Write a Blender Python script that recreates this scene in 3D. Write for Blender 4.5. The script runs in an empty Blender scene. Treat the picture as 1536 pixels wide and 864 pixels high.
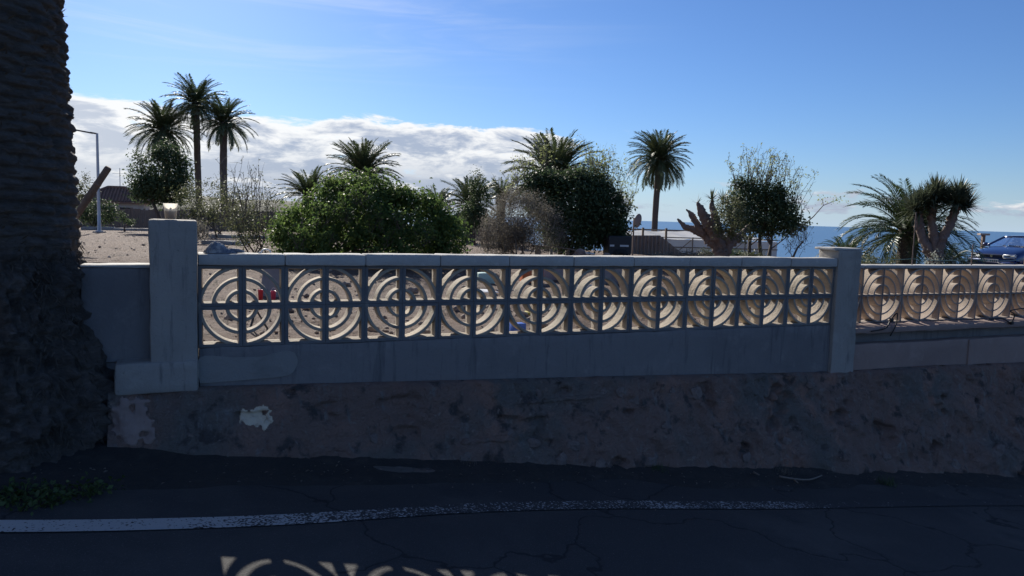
import bpy, math, random
import numpy as np
from mathutils import Vector, Matrix
PI = math.pi
R = math.radians
rng = np.random.default_rng(11)
random.seed(5)
SC = bpy.context.scene
COL = SC.collection

# ------------------------------------------------------------------ camera
E = 1.6                      # eye height
F = 1120.0                   # focal length in pixels of a 1536 wide picture
PITCH, ROLL = R(-5.5), R(1.7)
cam_d = bpy.data.cameras.new('camera')
cam = bpy.data.objects.new('camera', cam_d); COL.objects.link(cam)
cam_d.sensor_width = 36.0; cam_d.lens = F / 1536 * 36
cam_d.clip_start = 0.05; cam_d.clip_end = 200000
CM = Matrix.Translation((0, 0, E)) @ Matrix.Rotation(PI/2 + PITCH, 4, 'X') @ Matrix.Rotation(ROLL, 4, 'Z')
cam.matrix_world = CM
SC.camera = cam
SC.render.resolution_x, SC.render.resolution_y = 1024, 576

# ------------------------------------------------------------------ sky, sun, exposure
SUN_AZ, SUN_EL = R(-25.0), R(24.5)          # azimuth from +Y towards +X
SKY_STRENGTH, SUN_STRENGTH = 0.061, 5.0
SC.view_settings.view_transform = 'Standard'
SC.view_settings.look = 'None'
SC.view_settings.exposure = 0.66
SC.view_settings.gamma = 1.0
SC.view_settings.use_curve_mapping = False
world = bpy.data.worlds.new('World'); SC.world = world; world.use_nodes = True

def build_world():
    nt = world.node_tree; N = nt.nodes; L = nt.links; N.clear()
    def nd(t, **k):
        n = N.new(t)
        for a, b in k.items(): setattr(n, a, b)
        return n
    def val(x, n, i):
        if hasattr(x, 'is_linked') or isinstance(x, bpy.types.NodeSocket): L.new(x, n.inputs[i])
        else: n.inputs[i].default_value = x
    def mth(op, a, b=0.0, c=0.0):
        n = nd('ShaderNodeMath', operation=op); val(a, n, 0); val(b, n, 1); val(c, n, 2); return n.outputs[0]
    def ss(x, lo, hi):
        n = nd('ShaderNodeMapRange', interpolation_type='SMOOTHSTEP'); val(x, n, 0)
        n.inputs[1].default_value = lo; n.inputs[2].default_value = hi
        return n.outputs[0]
    def noise(vec, scale, detail=6, rough=0.55, dist=0.0):
        n = nd('ShaderNodeTexNoise'); L.new(vec, n.inputs['Vector'])
        n.inputs['Scale'].default_value = scale; n.inputs['Detail'].default_value = detail
        n.inputs['Roughness'].default_value = rough; n.inputs['Distortion'].default_value = dist
        return n.outputs[0]
    def mix(f, a, b):
        n = nd('ShaderNodeMix', data_type='RGBA'); val(f, n, 0)
        for x, i in ((a, 6), (b, 7)):
            if isinstance(x, tuple): n.inputs[i].default_value = (*x, 1)
            else: L.new(x, n.inputs[i])
        return n.outputs[2]
    sky = nd('ShaderNodeTexSky', sky_type='NISHITA')
    sky.sun_disc = False; sky.sun_elevation = SUN_EL; sky.sun_rotation = SUN_AZ
    sky.altitude = 100; sky.air_density = 1.0; sky.dust_density = 0.22; sky.ozone_density = 5.0
    tc = nd('ShaderNodeTexCoord'); sep = nd('ShaderNodeSeparateXYZ'); L.new(tc.outputs['Generated'], sep.inputs[0])
    x, y, z = sep.outputs
    az = mth('ARCTAN2', x, y); el = mth('ARCSINE', z)
    cb = nd('ShaderNodeCombineXYZ'); L.new(mth('MULTIPLY', az, 1.0), cb.inputs[0]); L.new(mth('MULTIPLY', el, 3.4), cb.inputs[1])
    v = cb.outputs[0]
    # low bank of broken cumulus, thick on the sun side, thinning away to the right
    n1 = noise(v, 8.5, 10, 0.62, 0.3)
    bank = mth('MULTIPLY', ss(el, 0.130, 0.100), ss(el, -0.02, 0.03))
    side = ss(az, 0.17, -0.02)
    low = mth('MULTIPLY', ss(el, 0.060, 0.030), ss(el, 0.004, 0.02))
    cov = mth('MULTIPLY_ADD', mth('MULTIPLY', bank, side), 0.30, mth('MULTIPLY', low, 0.13))
    dens = mth('MULTIPLY', ss(mth('ADD', n1, cov), 0.62, 0.72), ss(cov, 0.0, 0.05))
    n2 = noise(v, 15.0, 6, 0.6)
    core = ss(n2, 0.50, 0.68)
    edge = ss(mth('ADD', n1, cov), 0.88, 0.72)
    glow = ss(az, -0.25, -0.62)
    lit = mth('MINIMUM', 1.0, mth('ADD', mth('MAXIMUM', mth('MULTIPLY', core, 0.75), mth('MULTIPLY', edge, ss(el, 0.02, 0.09))), mth('MULTIPLY', glow, 0.35)))
    ccol = mix(lit, (4.3, 4.9, 6.2), (10.5, 10.4, 10.2))
    # thin high cirrus
    mp = nd('ShaderNodeMapping'); mp.inputs['Rotation'].default_value = (0, 0, R(28)); mp.inputs['Scale'].default_value = (1.2, 4.5, 1)
    L.new(v, mp.inputs[0])
    n3 = noise(mp.outputs[0], 1.9, 6, 0.62, 0.7)
    cir = mth('MULTIPLY', mth('MULTIPLY', ss(n3, 0.40, 0.74), ss(el, 0.12, 0.24)), ss(az, 0.25, -0.45))
    # pale moist air low over the sea
    hz = mth('POWER', mth('SUBTRACT', 1.0, mth('MINIMUM', mth('MAXIMUM', z, 0.0), 1.0)), 26.0)
    tint = nd('ShaderNodeMix', data_type='RGBA', blend_type='MULTIPLY'); tint.inputs[0].default_value = 1.0
    L.new(sky.outputs[0], tint.inputs[6]); tint.inputs[7].default_value = (0.74, 0.89, 1.16, 1)
    c = mix(mth('MULTIPLY', hz, 0.75), tint.outputs[2], (5.4, 7.0, 8.8))
    c = mix(mth('MULTIPLY', cir, 0.42), c, (8.6, 9.2, 10.2))
    c = mix(mth('MULTIPLY', dens, 0.92), c, ccol)
    bg = nd('ShaderNodeBackground'); L.new(c, bg.inputs[0]); bg.inputs[1].default_value = SKY_STRENGTH
    out = nd('ShaderNodeOutputWorld'); L.new(bg.outputs[0], out.inputs[0])
build_world()

sd = bpy.data.lights.new('sun', 'SUN'); sd.energy = SUN_STRENGTH; sd.angle = R(0.53); sd.color = (1.0, 0.94, 0.84)
sun = bpy.data.objects.new('sun', sd); COL.objects.link(sun)
SUN = Vector((math.sin(SUN_AZ)*math.cos(SUN_EL), math.cos(SUN_AZ)*math.cos(SUN_EL), math.sin(SUN_EL)))
sun.rotation_euler = SUN.to_track_quat('Z', 'Y').to_euler()
sun.location = (0, 0, 30)

# ------------------------------------------------------------------ helpers
R3 = CM.to_3x3(); EYE = Vector((0, 0, E))
def ray(px, py): return R3 @ Vector(((px-768)/F, -(py-432)/F, -1))
def at(px, py, Y):
    d = ray(px, py); return EYE + d * (Y / d.y)

def sstep(x, a, b):
    t = np.clip((x-a)/(b-a), 0, 1); return t*t*(3-2*t)

def vnoise(p, seed=0):
    """value noise, p (...,3)"""
    p = np.asarray(p, float); i = np.floor(p).astype(np.int64); f = p-i; f = f*f*(3-2*f)
    def h(ix, iy, iz):
        n = (ix*374761393 + iy*668265263 + iz*2147483647 + seed*974634777) & 0x7fffffff
        n = ((n ^ (n >> 13))*1274126177) & 0x7fffffff
        n = ((n ^ (n >> 16))*668265263) & 0x7fffffff
        return (n & 0xffff)/65535.0
    x, y, z = i[..., 0], i[..., 1], i[..., 2]; u, v, w = f[..., 0], f[..., 1], f[..., 2]
    def l(a, b, t): return a+(b-a)*t
    return l(l(l(h(x,y,z),h(x+1,y,z),u), l(h(x,y+1,z),h(x+1,y+1,z),u), v),
             l(l(h(x,y,z+1),h(x+1,y,z+1),u), l(h(x,y+1,z+1),h(x+1,y+1,z+1),u), v), w)-0.5
def fbm(p, oct=4, seed=0, gain=0.5):
    p = np.asarray(p, float); a = 1.0; s = 0
    for o in range(oct):
        s = s+a*vnoise(p*(2.03**o), seed+o*7); a *= gain
    return s

# material factory: everything procedural, in world position
def mat(name, col, rough=0.85, layers=(), bump=(), metal=0.0, spec=None, island=None, transl=0.0, transm=0.0, coat=0.0, alpha=1.0, objvar=None):
    m = bpy.data.materials.new(name); m.use_nodes = True
    nt = m.node_tree; N = nt.nodes; L = nt.links
    b = N['Principled BSDF']; out = N['Material Output']
    geo = N.new('ShaderNodeNewGeometry')
    def noise(scale, stretch, detail, dist=0.0, kind='n'):
        src = geo.outputs['Position']
        if stretch:
            mp = N.new('ShaderNodeMapping'); mp.inputs['Scale'].default_value = stretch
            L.new(src, mp.inputs[0]); src = mp.outputs[0]
        if kind == 'v':
            n = N.new('ShaderNodeTexVoronoi'); n.inputs['Scale'].default_value = scale; L.new(src, n.inputs['Vector']); return n.outputs['Distance']
        if kind == 'crack':
            w = N.new('ShaderNodeTexNoise'); w.inputs['Scale'].default_value = scale*1.7; w.inputs['Detail'].default_value = 5; L.new(src, w.inputs['Vector'])
            ad = N.new('ShaderNodeVectorMath'); ad.operation = 'MULTIPLY_ADD'; L.new(w.outputs['Color'], ad.inputs[0]); ad.inputs[1].default_value = (0.7/scale,)*3; L.new(src, ad.inputs[2])
            n = N.new('ShaderNodeTexVoronoi'); n.feature = 'DISTANCE_TO_EDGE'; n.inputs['Scale'].default_value = scale; L.new(ad.outputs[0], n.inputs['Vector']); return n.outputs['Distance']
        n = N.new('ShaderNodeTexNoise'); n.inputs['Scale'].default_value = scale; n.inputs['Detail'].default_value = detail
        n.inputs['Roughness'].default_value = 0.6; n.inputs['Distortion'].default_value = dist; L.new(src, n.inputs['Vector']); return n.outputs[0]
    def ramp(x, lo, hi):
        r = N.new('ShaderNodeMapRange'); r.interpolation_type = 'SMOOTHSTEP'; L.new(x, r.inputs[0]); r.inputs[1].default_value = lo; r.inputs[2].default_value = hi; return r.outputs[0]
    def mix(f, a, c):
        n = N.new('ShaderNodeMix'); n.data_type = 'RGBA'; L.new(f, n.inputs[0])
        if isinstance(a, tuple): n.inputs[6].default_value = (*a, 1)
        else: L.new(a, n.inputs[6])
        n.inputs[7].default_value = (*c, 1); return n.outputs[2]
    c = tuple(col)
    if island:
        f = N.new('ShaderNodeMath'); f.operation = 'POWER'; L.new(geo.outputs['Random Per Island'], f.inputs[0]); f.inputs[1].default_value = 1.4
        c = mix(f.outputs[0], c, island)
    for ly in layers:
        scale, c2, lo, hi = ly[:4]; st = ly[4] if len(ly) > 4 else None; kind = ly[5] if len(ly) > 5 else 'n'
        c = mix(ramp(noise(scale, st, 7, 0.3, kind), lo, hi), c, c2)
    if objvar:
        oi = N.new('ShaderNodeObjectInfo'); c = mix(oi.outputs['Random'], c, objvar)
        mm = c.node; pw = N.new('ShaderNodeMath'); pw.operation = 'MULTIPLY'; L.new(oi.outputs['Random'], pw.inputs[0]); pw.inputs[1].default_value = 0.55; L.new(pw.outputs[0], mm.inputs[0])
    if isinstance(c, tuple): b.inputs['Base Color'].default_value = (*c, 1)
    else: L.new(c, b.inputs['Base Color'])
    b.inputs['Roughness'].default_value = rough; b.inputs['Metallic'].default_value = metal
    if spec is not None: b.inputs['Specular IOR Level'].default_value = spec
    if coat: b.inputs['Coat Weight'].default_value = coat; b.inputs['Coat Roughness'].default_value = 0.05
    if transm: b.inputs['Transmission Weight'].default_value = transm
    if alpha < 1: b.inputs['Alpha'].default_value = alpha
    prev = None
    for bp in bump:
        scale, dist = bp[:2]; st = bp[2] if len(bp) > 2 else None; kind = bp[3] if len(bp) > 3 else 'n'
        bn = N.new('ShaderNodeBump'); bn.inputs['Strength'].default_value = 1.0; bn.inputs['Distance'].default_value = dist
        src = noise(scale, st, 6, 0.0, kind)
        if kind == 'crack': src = ramp(src, 0.0, 0.025)
        L.new(src, bn.inputs['Height'])
        if prev: L.new(prev, bn.inputs['Normal'])
        prev = bn.outputs[0]
    if prev: L.new(prev, b.inputs['Normal'])
    if transl:
        t = N.new('ShaderNodeBsdfTranslucent'); mx = N.new('ShaderNodeMixShader'); mx.inputs[0].default_value = transl
        if isinstance(c, tuple): t.inputs[0].default_value = (*c, 1)
        else: L.new(c, t.inputs[0])
        L.new(b.outputs[0], mx.inputs[1]); L.new(t.outputs[0], mx.inputs[2]); L.new(mx.outputs[0], out.inputs[0])
    return m

class MB:
    """mesh collector"""
    def __init__(s): s.V = []; s.F = []; s.n = 0
    def add(s, V, Fc):
        V = np.asarray(V, float).reshape(-1, 3); s.V.append(V)
        s.F.extend([tuple(int(i)+s.n for i in f) for f in Fc]); s.n += len(V); return s
    def box(s, lo, hi, M=None, bev=0.0):
        (a, b, c), (d, e, f) = lo, hi
        if bev <= 0:
            V = [(a,b,c),(d,b,c),(d,e,c),(a,e,c),(a,b,f),(d,b,f),(d,e,f),(a,e,f)]
            Fc = [(0,3,2,1),(4,5,6,7),(0,1,5,4),(1,2,6,5),(2,3,7,6),(3,0,4,7)]
        else:
            k = bev; V = []
            X = ((a, a+k), (d, d-k)); Y = ((b, b+k), (e, e-k)); Z = ((c, c+k), (f, f-k))
            idx = {}
            for ix in (0,1):
                for iy in (0,1):
                    for iz in (0,1):
                        for ax in range(3):
                            o = [1,1,1]; o[ax] = 0
                            idx[ix,iy,iz,ax] = len(V); V.append((X[ix][o[0]], Y[iy][o[1]], Z[iz][o[2]]))
            Fc = []
            def q(*k4): Fc.append(tuple(idx[k] for k in k4))
            for ax in range(3):
                o1, o2 = (ax+1) % 3, (ax+2) % 3
                for sd_ in (0,1):
                    def K(p, q_):
                        t = [0,0,0]; t[ax] = sd_; t[o1] = p; t[o2] = q_; return (*t, ax)
                    r = [K(0,0), K(1,0), K(1,1), K(0,1)]
                    q(*(r if sd_ else r[::-1]))
                for p in (0,1):
                    for w in (0,1):
                        def K2(sv, who):
                            t = [0,0,0]; t[ax] = sv; t[o1] = p; t[o2] = w; return (*t, who)
                        r = [K2(0,o1), K2(1,o1), K2(1,o2), K2(0,o2)]
                        q(*(r if (p ^ w) == 0 else r[::-1]))
            for ix in (0,1):
                for iy in (0,1):
                    for iz in (0,1):
                        r = [(ix,iy,iz,0),(ix,iy,iz,1),(ix,iy,iz,2)]
                        q(*(r if (ix+iy+iz) % 2 else r[::-1]))
        V = np.array(V, float)
        if M is not None: V = np.array([tuple(M @ Vector(v)) for v in V])
        return s.add(V, Fc)
    def tube(s, pts, rad, n=6, cap=True):
        pts = [Vector(p) for p in pts]; m = len(pts)
        rad = [rad]*m if np.isscalar(rad) else list(rad)
        V = []; up = None
        for i, p in enumerate(pts):
            t = (pts[min(i+1, m-1)]-pts[max(i-1, 0)])
            t = t.normalized() if t.length > 1e-9 else Vector((0,0,1))
            if up is None: up = t.orthogonal().normalized()
            else:
                up = up-t*up.dot(t); up = up.normalized() if up.length > 1e-6 else t.orthogonal().normalized()
            w = t.cross(up)
            for k in range(n):
                a = 2*PI*k/n; V.append(tuple(p+(up*math.cos(a)+w*math.sin(a))*rad[i]))
        Fc = [(i*n+k, i*n+(k+1) % n, (i+1)*n+(k+1) % n, (i+1)*n+k) for i in range(m-1) for k in range(n)]
        if cap: Fc += [tuple(range(n))[::-1], tuple(range((m-1)*n, m*n))]
        return s.add(V, Fc)
    def lathe(s, prof, n=24, c=(0,0,0)):
        V = [(c[0]+r*math.cos(2*PI*k/n), c[1]+r*math.sin(2*PI*k/n), c[2]+z) for r, z in prof for k in range(n)]
        m = len(prof)
        Fc = [(i*n+k, i*n+(k+1) % n, (i+1)*n+(k+1) % n, (i+1)*n+k) for i in range(m-1) for k in range(n)]
        return s.add(V, Fc)
    def prism(s, poly, y0, y1):
        """poly in x,z extruded along y"""
        n = len(poly)
        V = [(x, y0, z) for x, z in poly]+[(x, y1, z) for x, z in poly]
        Fc = [tuple(range(n)), tuple(range(2*n-1, n-1, -1))]+[(i, i+n, (i+1) % n+n, (i+1) % n) for i in range(n)]
        return s.add(V, Fc)
    def mesh(s, name, smooth=False):
        me = bpy.data.meshes.new(name)
        me.from_pydata(np.concatenate(s.V).tolist(), [], s.F); me.update()
        if smooth: me.polygons.foreach_set('use_smooth', [True]*len(me.polygons))
        return me
    def obj(s, name, m, parent=None, smooth=False, kind=None):
        return link(name, s.mesh(name, smooth), m, parent, kind)

def link(name, me, m, parent=None, kind=None):
    if m is not None and len(me.materials) == 0: me.materials.append(m)
    o = bpy.data.objects.new(name, me); COL.objects.link(o)
    if parent: o.parent = parent
    if kind: o['kind'] = kind
    return o
def quads(name, V, m, parent=None, kind=None, n=4):
    """fast mesh of loose n-gons; V (k,n,3)"""
    V = np.asarray(V, np.float32); k = len(V); me = bpy.data.meshes.new(name)
    me.vertices.add(k*n); me.vertices.foreach_set('co', V.reshape(-1))
    me.loops.add(k*n); me.loops.foreach_set('vertex_index', np.arange(k*n, dtype=np.int32))
    me.polygons.add(k); me.polygons.foreach_set('loop_start', np.arange(0, k*n, n, dtype=np.int32))
    me.update(calc_edges=True); me.validate()
    return link(name, me, m, parent, kind)
def grid(name, P, m, parent=None, smooth=True, kind=None):
    """P (a,b,3) surface grid"""
    a, b = P.shape[:2]; i = np.arange(a*b).reshape(a, b)
    Fq = np.stack([i[:-1,:-1], i[1:,:-1], i[1:,1:], i[:-1,1:]], -1).reshape(-1, 4)
    me = bpy.data.meshes.new(name)
    me.vertices.add(a*b); me.vertices.foreach_set('co', P.reshape(-1).astype(np.float32))
    me.loops.add(Fq.size); me.loops.foreach_set('vertex_index', Fq.reshape(-1).astype(np.int32))
    me.polygons.add(len(Fq)); me.polygons.foreach_set('loop_start', np.arange(0, Fq.size, 4, dtype=np.int32))
    me.polygons.foreach_set('use_smooth', np.full(len(Fq), smooth))
    me.update(calc_edges=True)
    return link(name, me, m, parent, kind)
def tag(o, label, cat, group=None):
    o['label'] = label; o['category'] = cat
    if group: o['group'] = group
    return o
def thing(name, label, cat, loc=(0,0,0), rz=0, group=None):
    o = bpy.data.objects.new(name, None); COL.objects.link(o)
    o.location = loc; o.rotation_euler = (0, 0, rz); o.empty_display_size = 0.1
    return tag(o, label, cat, group)
def struct(o): o['kind'] = 'structure'; return o

# ------------------------------------------------------------------ the lie of the land
TH = R(22.5); D = Vector((math.cos(TH), math.sin(TH), 0)); NV = Vector((math.sin(TH), -math.cos(TH), 0))   # along the wall, towards the road
O = at(297, 460, 4.5); O.z = 0
MOD = 0.2535                                                                  # one block
WL = 20*MOD                                                                   # length of the pierced panel
WM = Matrix.Translation(O) @ Matrix.Rotation(TH, 4, 'Z')                      # wall frame: x along, -y to the road
def wloc(u, v, z): return O + D*u + NV*v + Vector((0, 0, z))                  # v>0 = towards the road
def road_z(x, y): return E-(1.52+0.11*(0.924*x+0.382*y))
def terr(x, y):
    x = np.asarray(x, float); y = np.asarray(y, float)
    d = 0.93+0.010*y+0.018*np.clip(x, 0, 80)
    d = d+0.085*np.clip(y-31, 0, None)*sstep(x, -2, 8)
    d = d+0.12*np.clip(y-85, 0, None)
    return np.maximum(E-d, -118.0)
def g(px, Y, py=330):
    p = at(px, py, Y); p.z = float(terr(p.x, p.y)); return p
def hit_road(px, py):
    d = ray(px, py); n = (0.11*0.924, 0.11*0.382)
    t = (1.52)/(-d.z-(n[0]*d.x+n[1]*d.y)); p = EYE+d*t; p.z = road_z(p.x, p.y); return p
Z_BT = at(300, 398, 4.5).z           # top of the blocks
Z_BB = Z_BT-2*MOD                    # foot of the blocks
Z_CT = Z_BT+0.072                    # top of the coping
def z_base(u): return 0.505-0.031*u+0.006*max(0.0, u-WL)*4      # top of the rough footing under the wall

# ------------------------------------------------------------------ materials
M = {}
M['asphalt'] = mat('asphalt', (0.040,0.039,0.040), 0.95, [(0.9,(0.066,0.063,0.060),0.45,0.70), (3,(0.034,0.034,0.036),0.52,0.72), (150,(0.13,0.13,0.125),0.58,0.70), (0.8,(0.016,0.016,0.018),0.010,0.002,None,'crack')],
                   [(95,0.004), (260,0.002), (0.8,0.003,None,'crack')])
M['dirt'] = mat('verge dirt', (0.040,0.036,0.033), 0.95, [(2.2,(0.028,0.027,0.026),0.4,0.7), (9,(0.060,0.052,0.045),0.5,0.75), (60,(0.13,0.12,0.10),0.66,0.75)], [(30,0.02),(140,0.006)])
M['paint'] = mat('worn road paint', (0.055,0.055,0.055), 0.8, [(0.33,(0.30,0.30,0.30),0.42,0.60), (55,(0.05,0.05,0.05),0.55,0.62), (14,(0.05,0.05,0.05),0.56,0.66)], [(120,0.003)])
M['paint2'] = mat('road paint', (0.55,0.54,0.52), 0.8, [(45,(0.06,0.06,0.06),0.52,0.60), (11,(0.06,0.06,0.06),0.60,0.70)], [(120,0.003)])
M['soil'] = mat('dry soil', (0.165,0.103,0.072), 0.95, [(0.35,(0.20,0.132,0.096),0.42,0.72), (1.6,(0.145,0.100,0.080),0.45,0.75), (7,(0.25,0.18,0.14),0.55,0.75), (40,(0.38,0.33,0.28),0.60,0.70), (14,(0.11,0.078,0.062),0.57,0.68)],
                [(6,0.14),(22,0.07),(80,0.02)])
M['plaster'] = mat('grey plaster', (0.335,0.315,0.285), 0.9, [(1.4,(0.26,0.245,0.22),0.42,0.7), (7,(0.39,0.365,0.33),0.5,0.8), (5,(0.17,0.165,0.16),0.54,0.76,(6,6,0.7)), (60,(0.19,0.185,0.17),0.60,0.76), (2.6,(0.33,0.31,0.28),0.60,0.70)], [(70,0.0035),(14,0.006)])
M['render'] = mat('dark weathered render', (0.215,0.205,0.20), 0.9, [(1.1,(0.165,0.158,0.158),0.42,0.68), (6,(0.265,0.252,0.240),0.52,0.8), (4,(0.115,0.114,0.118),0.52,0.74,(5,5,0.5)), (90,(0.14,0.138,0.136),0.6,0.75)], [(55,0.004),(10,0.008)])
M['patch'] = mat('paler filler', (0.27,0.265,0.25), 0.9, [(5,(0.20,0.20,0.19),0.45,0.75), (50,(0.22,0.21,0.20),0.6,0.75)], [(30,0.006),(120,0.002)])
M['coping'] = mat('coping concrete', (0.46,0.45,0.42), 0.9, [(1.8,(0.37,0.36,0.34),0.42,0.7), (22,(0.55,0.53,0.50),0.55,0.75), (70,(0.2,0.195,0.18),0.62,0.75)], [(60,0.004)])
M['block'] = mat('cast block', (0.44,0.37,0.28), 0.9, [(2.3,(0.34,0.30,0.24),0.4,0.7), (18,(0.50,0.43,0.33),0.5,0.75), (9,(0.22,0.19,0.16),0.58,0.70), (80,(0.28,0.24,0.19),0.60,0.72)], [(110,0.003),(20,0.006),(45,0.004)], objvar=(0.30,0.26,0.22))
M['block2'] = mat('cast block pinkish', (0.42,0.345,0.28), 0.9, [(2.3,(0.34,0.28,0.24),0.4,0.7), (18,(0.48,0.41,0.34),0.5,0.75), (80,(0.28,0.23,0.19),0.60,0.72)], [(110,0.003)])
M['block_face'] = mat('shaded painted block face', (0.185,0.185,0.185), 0.9, [(2.3,(0.14,0.14,0.145),0.4,0.7), (25,(0.23,0.225,0.215),0.52,0.75), (80,(0.12,0.118,0.115),0.60,0.72), (9,(0.30,0.28,0.25),0.62,0.68)], [(110,0.003),(20,0.006)], objvar=(0.14,0.14,0.14))  # front faces: grimy grey paint, with their shade also put into the colour
M['block_face2'] = mat('dimmed pinkish block face', (0.26,0.225,0.20), 0.9, [(2.3,(0.20,0.17,0.155),0.4,0.7), (25,(0.31,0.27,0.24),0.52,0.75), (80,(0.16,0.14,0.13),0.60,0.72)], [(110,0.003)])  # same pinkish block dimmed: front-face shade put into the colour
M['terra'] = mat('pinkish render', (0.32,0.235,0.20), 0.92, [(1.5,(0.26,0.19,0.165),0.4,0.7), (8,(0.37,0.28,0.24),0.5,0.8), (40,(0.22,0.165,0.145),0.62,0.78)], [(60,0.004)])
M['rubble'] = mat('rough footing', (0.27,0.185,0.150), 0.95, [(0.9,(0.19,0.172,0.150),0.46,0.60), (2.4,(0.37,0.225,0.170),0.52,0.66), (7,(0.095,0.082,0.076),0.54,0.66), (18,(0.31,0.25,0.21),0.60,0.70), (3.4,(0.27,0.26,0.24),0.56,0.76,(4,4,0.45)), (45,(0.36,0.31,0.27),0.63,0.75)],
                  [(9,0.05),(30,0.035),(75,0.018),(160,0.006)])
M['stone'] = mat('lava stone', (0.19,0.150,0.132), 0.95, [(6,(0.25,0.195,0.165),0.45,0.7), (30,(0.12,0.10,0.095),0.55,0.75)], [(25,0.02),(90,0.006)])
M['cream'] = mat('bare lime plaster', (0.66,0.55,0.40), 0.9, [(18,(0.42,0.34,0.25),0.5,0.7), (50,(0.58,0.52,0.42),0.55,0.7)], [(50,0.006)])
M['bark'] = mat('palm trunk', (0.125,0.105,0.090), 0.95, [(3,(0.085,0.074,0.066),0.42,0.7,(1,1,3)), (14,(0.19,0.155,0.125),0.52,0.75,(1,1,4)), (50,(0.065,0.055,0.050),0.58,0.75)], [(30,0.02,(1,1,4)),(90,0.008,(1,1,5))])
M['fibre'] = mat('palm fibre', (0.095,0.070,0.050), 0.9, island=(0.17,0.12,0.08), transl=0.25)
M['root'] = mat('root mass', (0.062,0.050,0.042), 0.95, [(5,(0.040,0.040,0.032),0.45,0.7), (22,(0.10,0.08,0.065),0.55,0.75)], [(30,0.03),(90,0.01)])
M['rootlet'] = mat('rootlet', (0.055,0.046,0.038), 0.95, island=(0.10,0.082,0.066))
M['far_bark'] = mat('far palm trunk', (0.13,0.105,0.085), 0.95, [(6,(0.08,0.065,0.055),0.45,0.7,(1,1,5))], [(9,0.05,(1,1,4))])
M['branch'] = mat('bark', (0.115,0.090,0.072), 0.95, [(12,(0.07,0.056,0.046),0.45,0.7)], [(30,0.02)])
M['twig'] = mat('bare twig', (0.16,0.13,0.105), 0.9, island=(0.25,0.21,0.17))
M['frond'] = mat('palm frond', (0.070,0.095,0.040), 0.5, [(1.5,(0.10,0.120,0.050),0.45,0.7)], transl=0.22)
M['frond2'] = mat('young palm frond', (0.055,0.085,0.030), 0.45, [(3,(0.085,0.115,0.045),0.45,0.7)], transl=0.25)
M['rachis'] = mat('frond rib', (0.15,0.14,0.06), 0.7)
M['leaf_g'] = mat('bright leaf', (0.075,0.130,0.036), 0.60, spec=0.3, island=(0.15,0.21,0.055), transl=0.5)
M['leaf_d'] = mat('dark leaf', (0.058,0.090,0.042), 0.62, spec=0.3, island=(0.105,0.145,0.065), transl=0.38)
M['leaf_o'] = mat('olive leaf', (0.085,0.100,0.045), 0.6, island=(0.16,0.17,0.085), transl=0.35)
M['leaf_y'] = mat('pale shoot leaf', (0.20,0.23,0.095), 0.6, island=(0.30,0.33,0.15), transl=0.6)
M['leaf_s'] = mat('grey scrub leaf', (0.15,0.14,0.115), 0.8, island=(0.27,0.245,0.20), transl=0.35)
M['leaf_dr'] = mat('sword leaf', (0.070,0.090,0.055), 0.5, island=(0.13,0.15,0.090), transl=0.25)
M['leaf_silver'] = mat('silvery leaf', (0.30,0.33,0.28), 0.7, island=(0.50,0.52,0.46), transl=0.3)
M['weed'] = mat('weed leaf', (0.050,0.085,0.025), 0.6, island=(0.10,0.15,0.045), transl=0.35)
M['dragon'] = mat('dragon tree bark', (0.20,0.155,0.135), 0.9, [(4,(0.14,0.105,0.092),0.42,0.7), (20,(0.26,0.205,0.18),0.5,0.75,(1,1,4))], [(30,0.02,(1,1,4))])
M['galv'] = mat('painted steel', (0.52,0.54,0.56), 0.45, [(6,(0.42,0.44,0.46),0.5,0.8)], metal=0.2)
M['black_steel'] = mat('dark steel', (0.03,0.03,0.033), 0.5)
M['rust'] = mat('rusty rod', (0.22,0.16,0.13), 0.8, [(20,(0.14,0.085,0.06),0.5,0.7)], metal=0.3)
M['wire'] = mat('green wire', (0.08,0.20,0.18), 0.5)
M['cable'] = mat('black cable', (0.014,0.014,0.015), 0.6)
M['pole'] = mat('weathered pole', (0.15,0.108,0.078), 0.9, [(5,(0.105,0.075,0.056),0.45,0.7,(2,2,0.6)), (30,(0.28,0.21,0.15),0.55,0.75,(3,3,0.4))], [(40,0.01,(3,3,0.3))])
M['scrubland'] = mat('dark scrub slope', (0.045,0.055,0.028), 0.95, [(0.5,(0.07,0.06,0.045),0.45,0.7), (3,(0.03,0.04,0.02),0.5,0.7)], [(3,0.2)])
M['clod'] = mat('clods and pebbles', (0.20,0.14,0.105), 0.95, island=(0.36,0.29,0.23))
M['spill'] = mat('dirty spilt concrete', (0.11,0.108,0.10), 0.95, [(6,(0.07,0.068,0.065),0.42,0.68), (40,(0.15,0.14,0.13),0.6,0.75)], [(40,0.008)])
M['wood'] = mat('weathered boards', (0.25,0.185,0.13), 0.9, [(4,(0.17,0.125,0.09),0.45,0.7), (30,(0.31,0.24,0.18),0.55,0.75)], [(40,0.01)])
M['fence'] = mat('brown boards', (0.21,0.155,0.120), 0.9, [(1.5,(0.15,0.11,0.09),0.45,0.7), (8,(0.26,0.20,0.16),0.5,0.75,(3,3,0.3))], [(20,0.02)])
M['sheet'] = mat('corrugated sheet', (0.33,0.255,0.205), 0.6, [(0.9,(0.25,0.185,0.15),0.45,0.7), (6,(0.20,0.12,0.08),0.60,0.75)], metal=0.15)
M['plastic_sheet'] = mat('greenhouse plastic', (0.66,0.66,0.64), 0.5, [(0.5,(0.52,0.53,0.52),0.42,0.68), (4,(0.58,0.56,0.52),0.5,0.75)], transl=0.3)
M['tile'] = mat('clay tile', (0.26,0.145,0.10), 0.85, [(1.5,(0.19,0.11,0.085),0.42,0.7), (12,(0.33,0.21,0.15),0.5,0.75)], [(20,0.03)])
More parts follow.
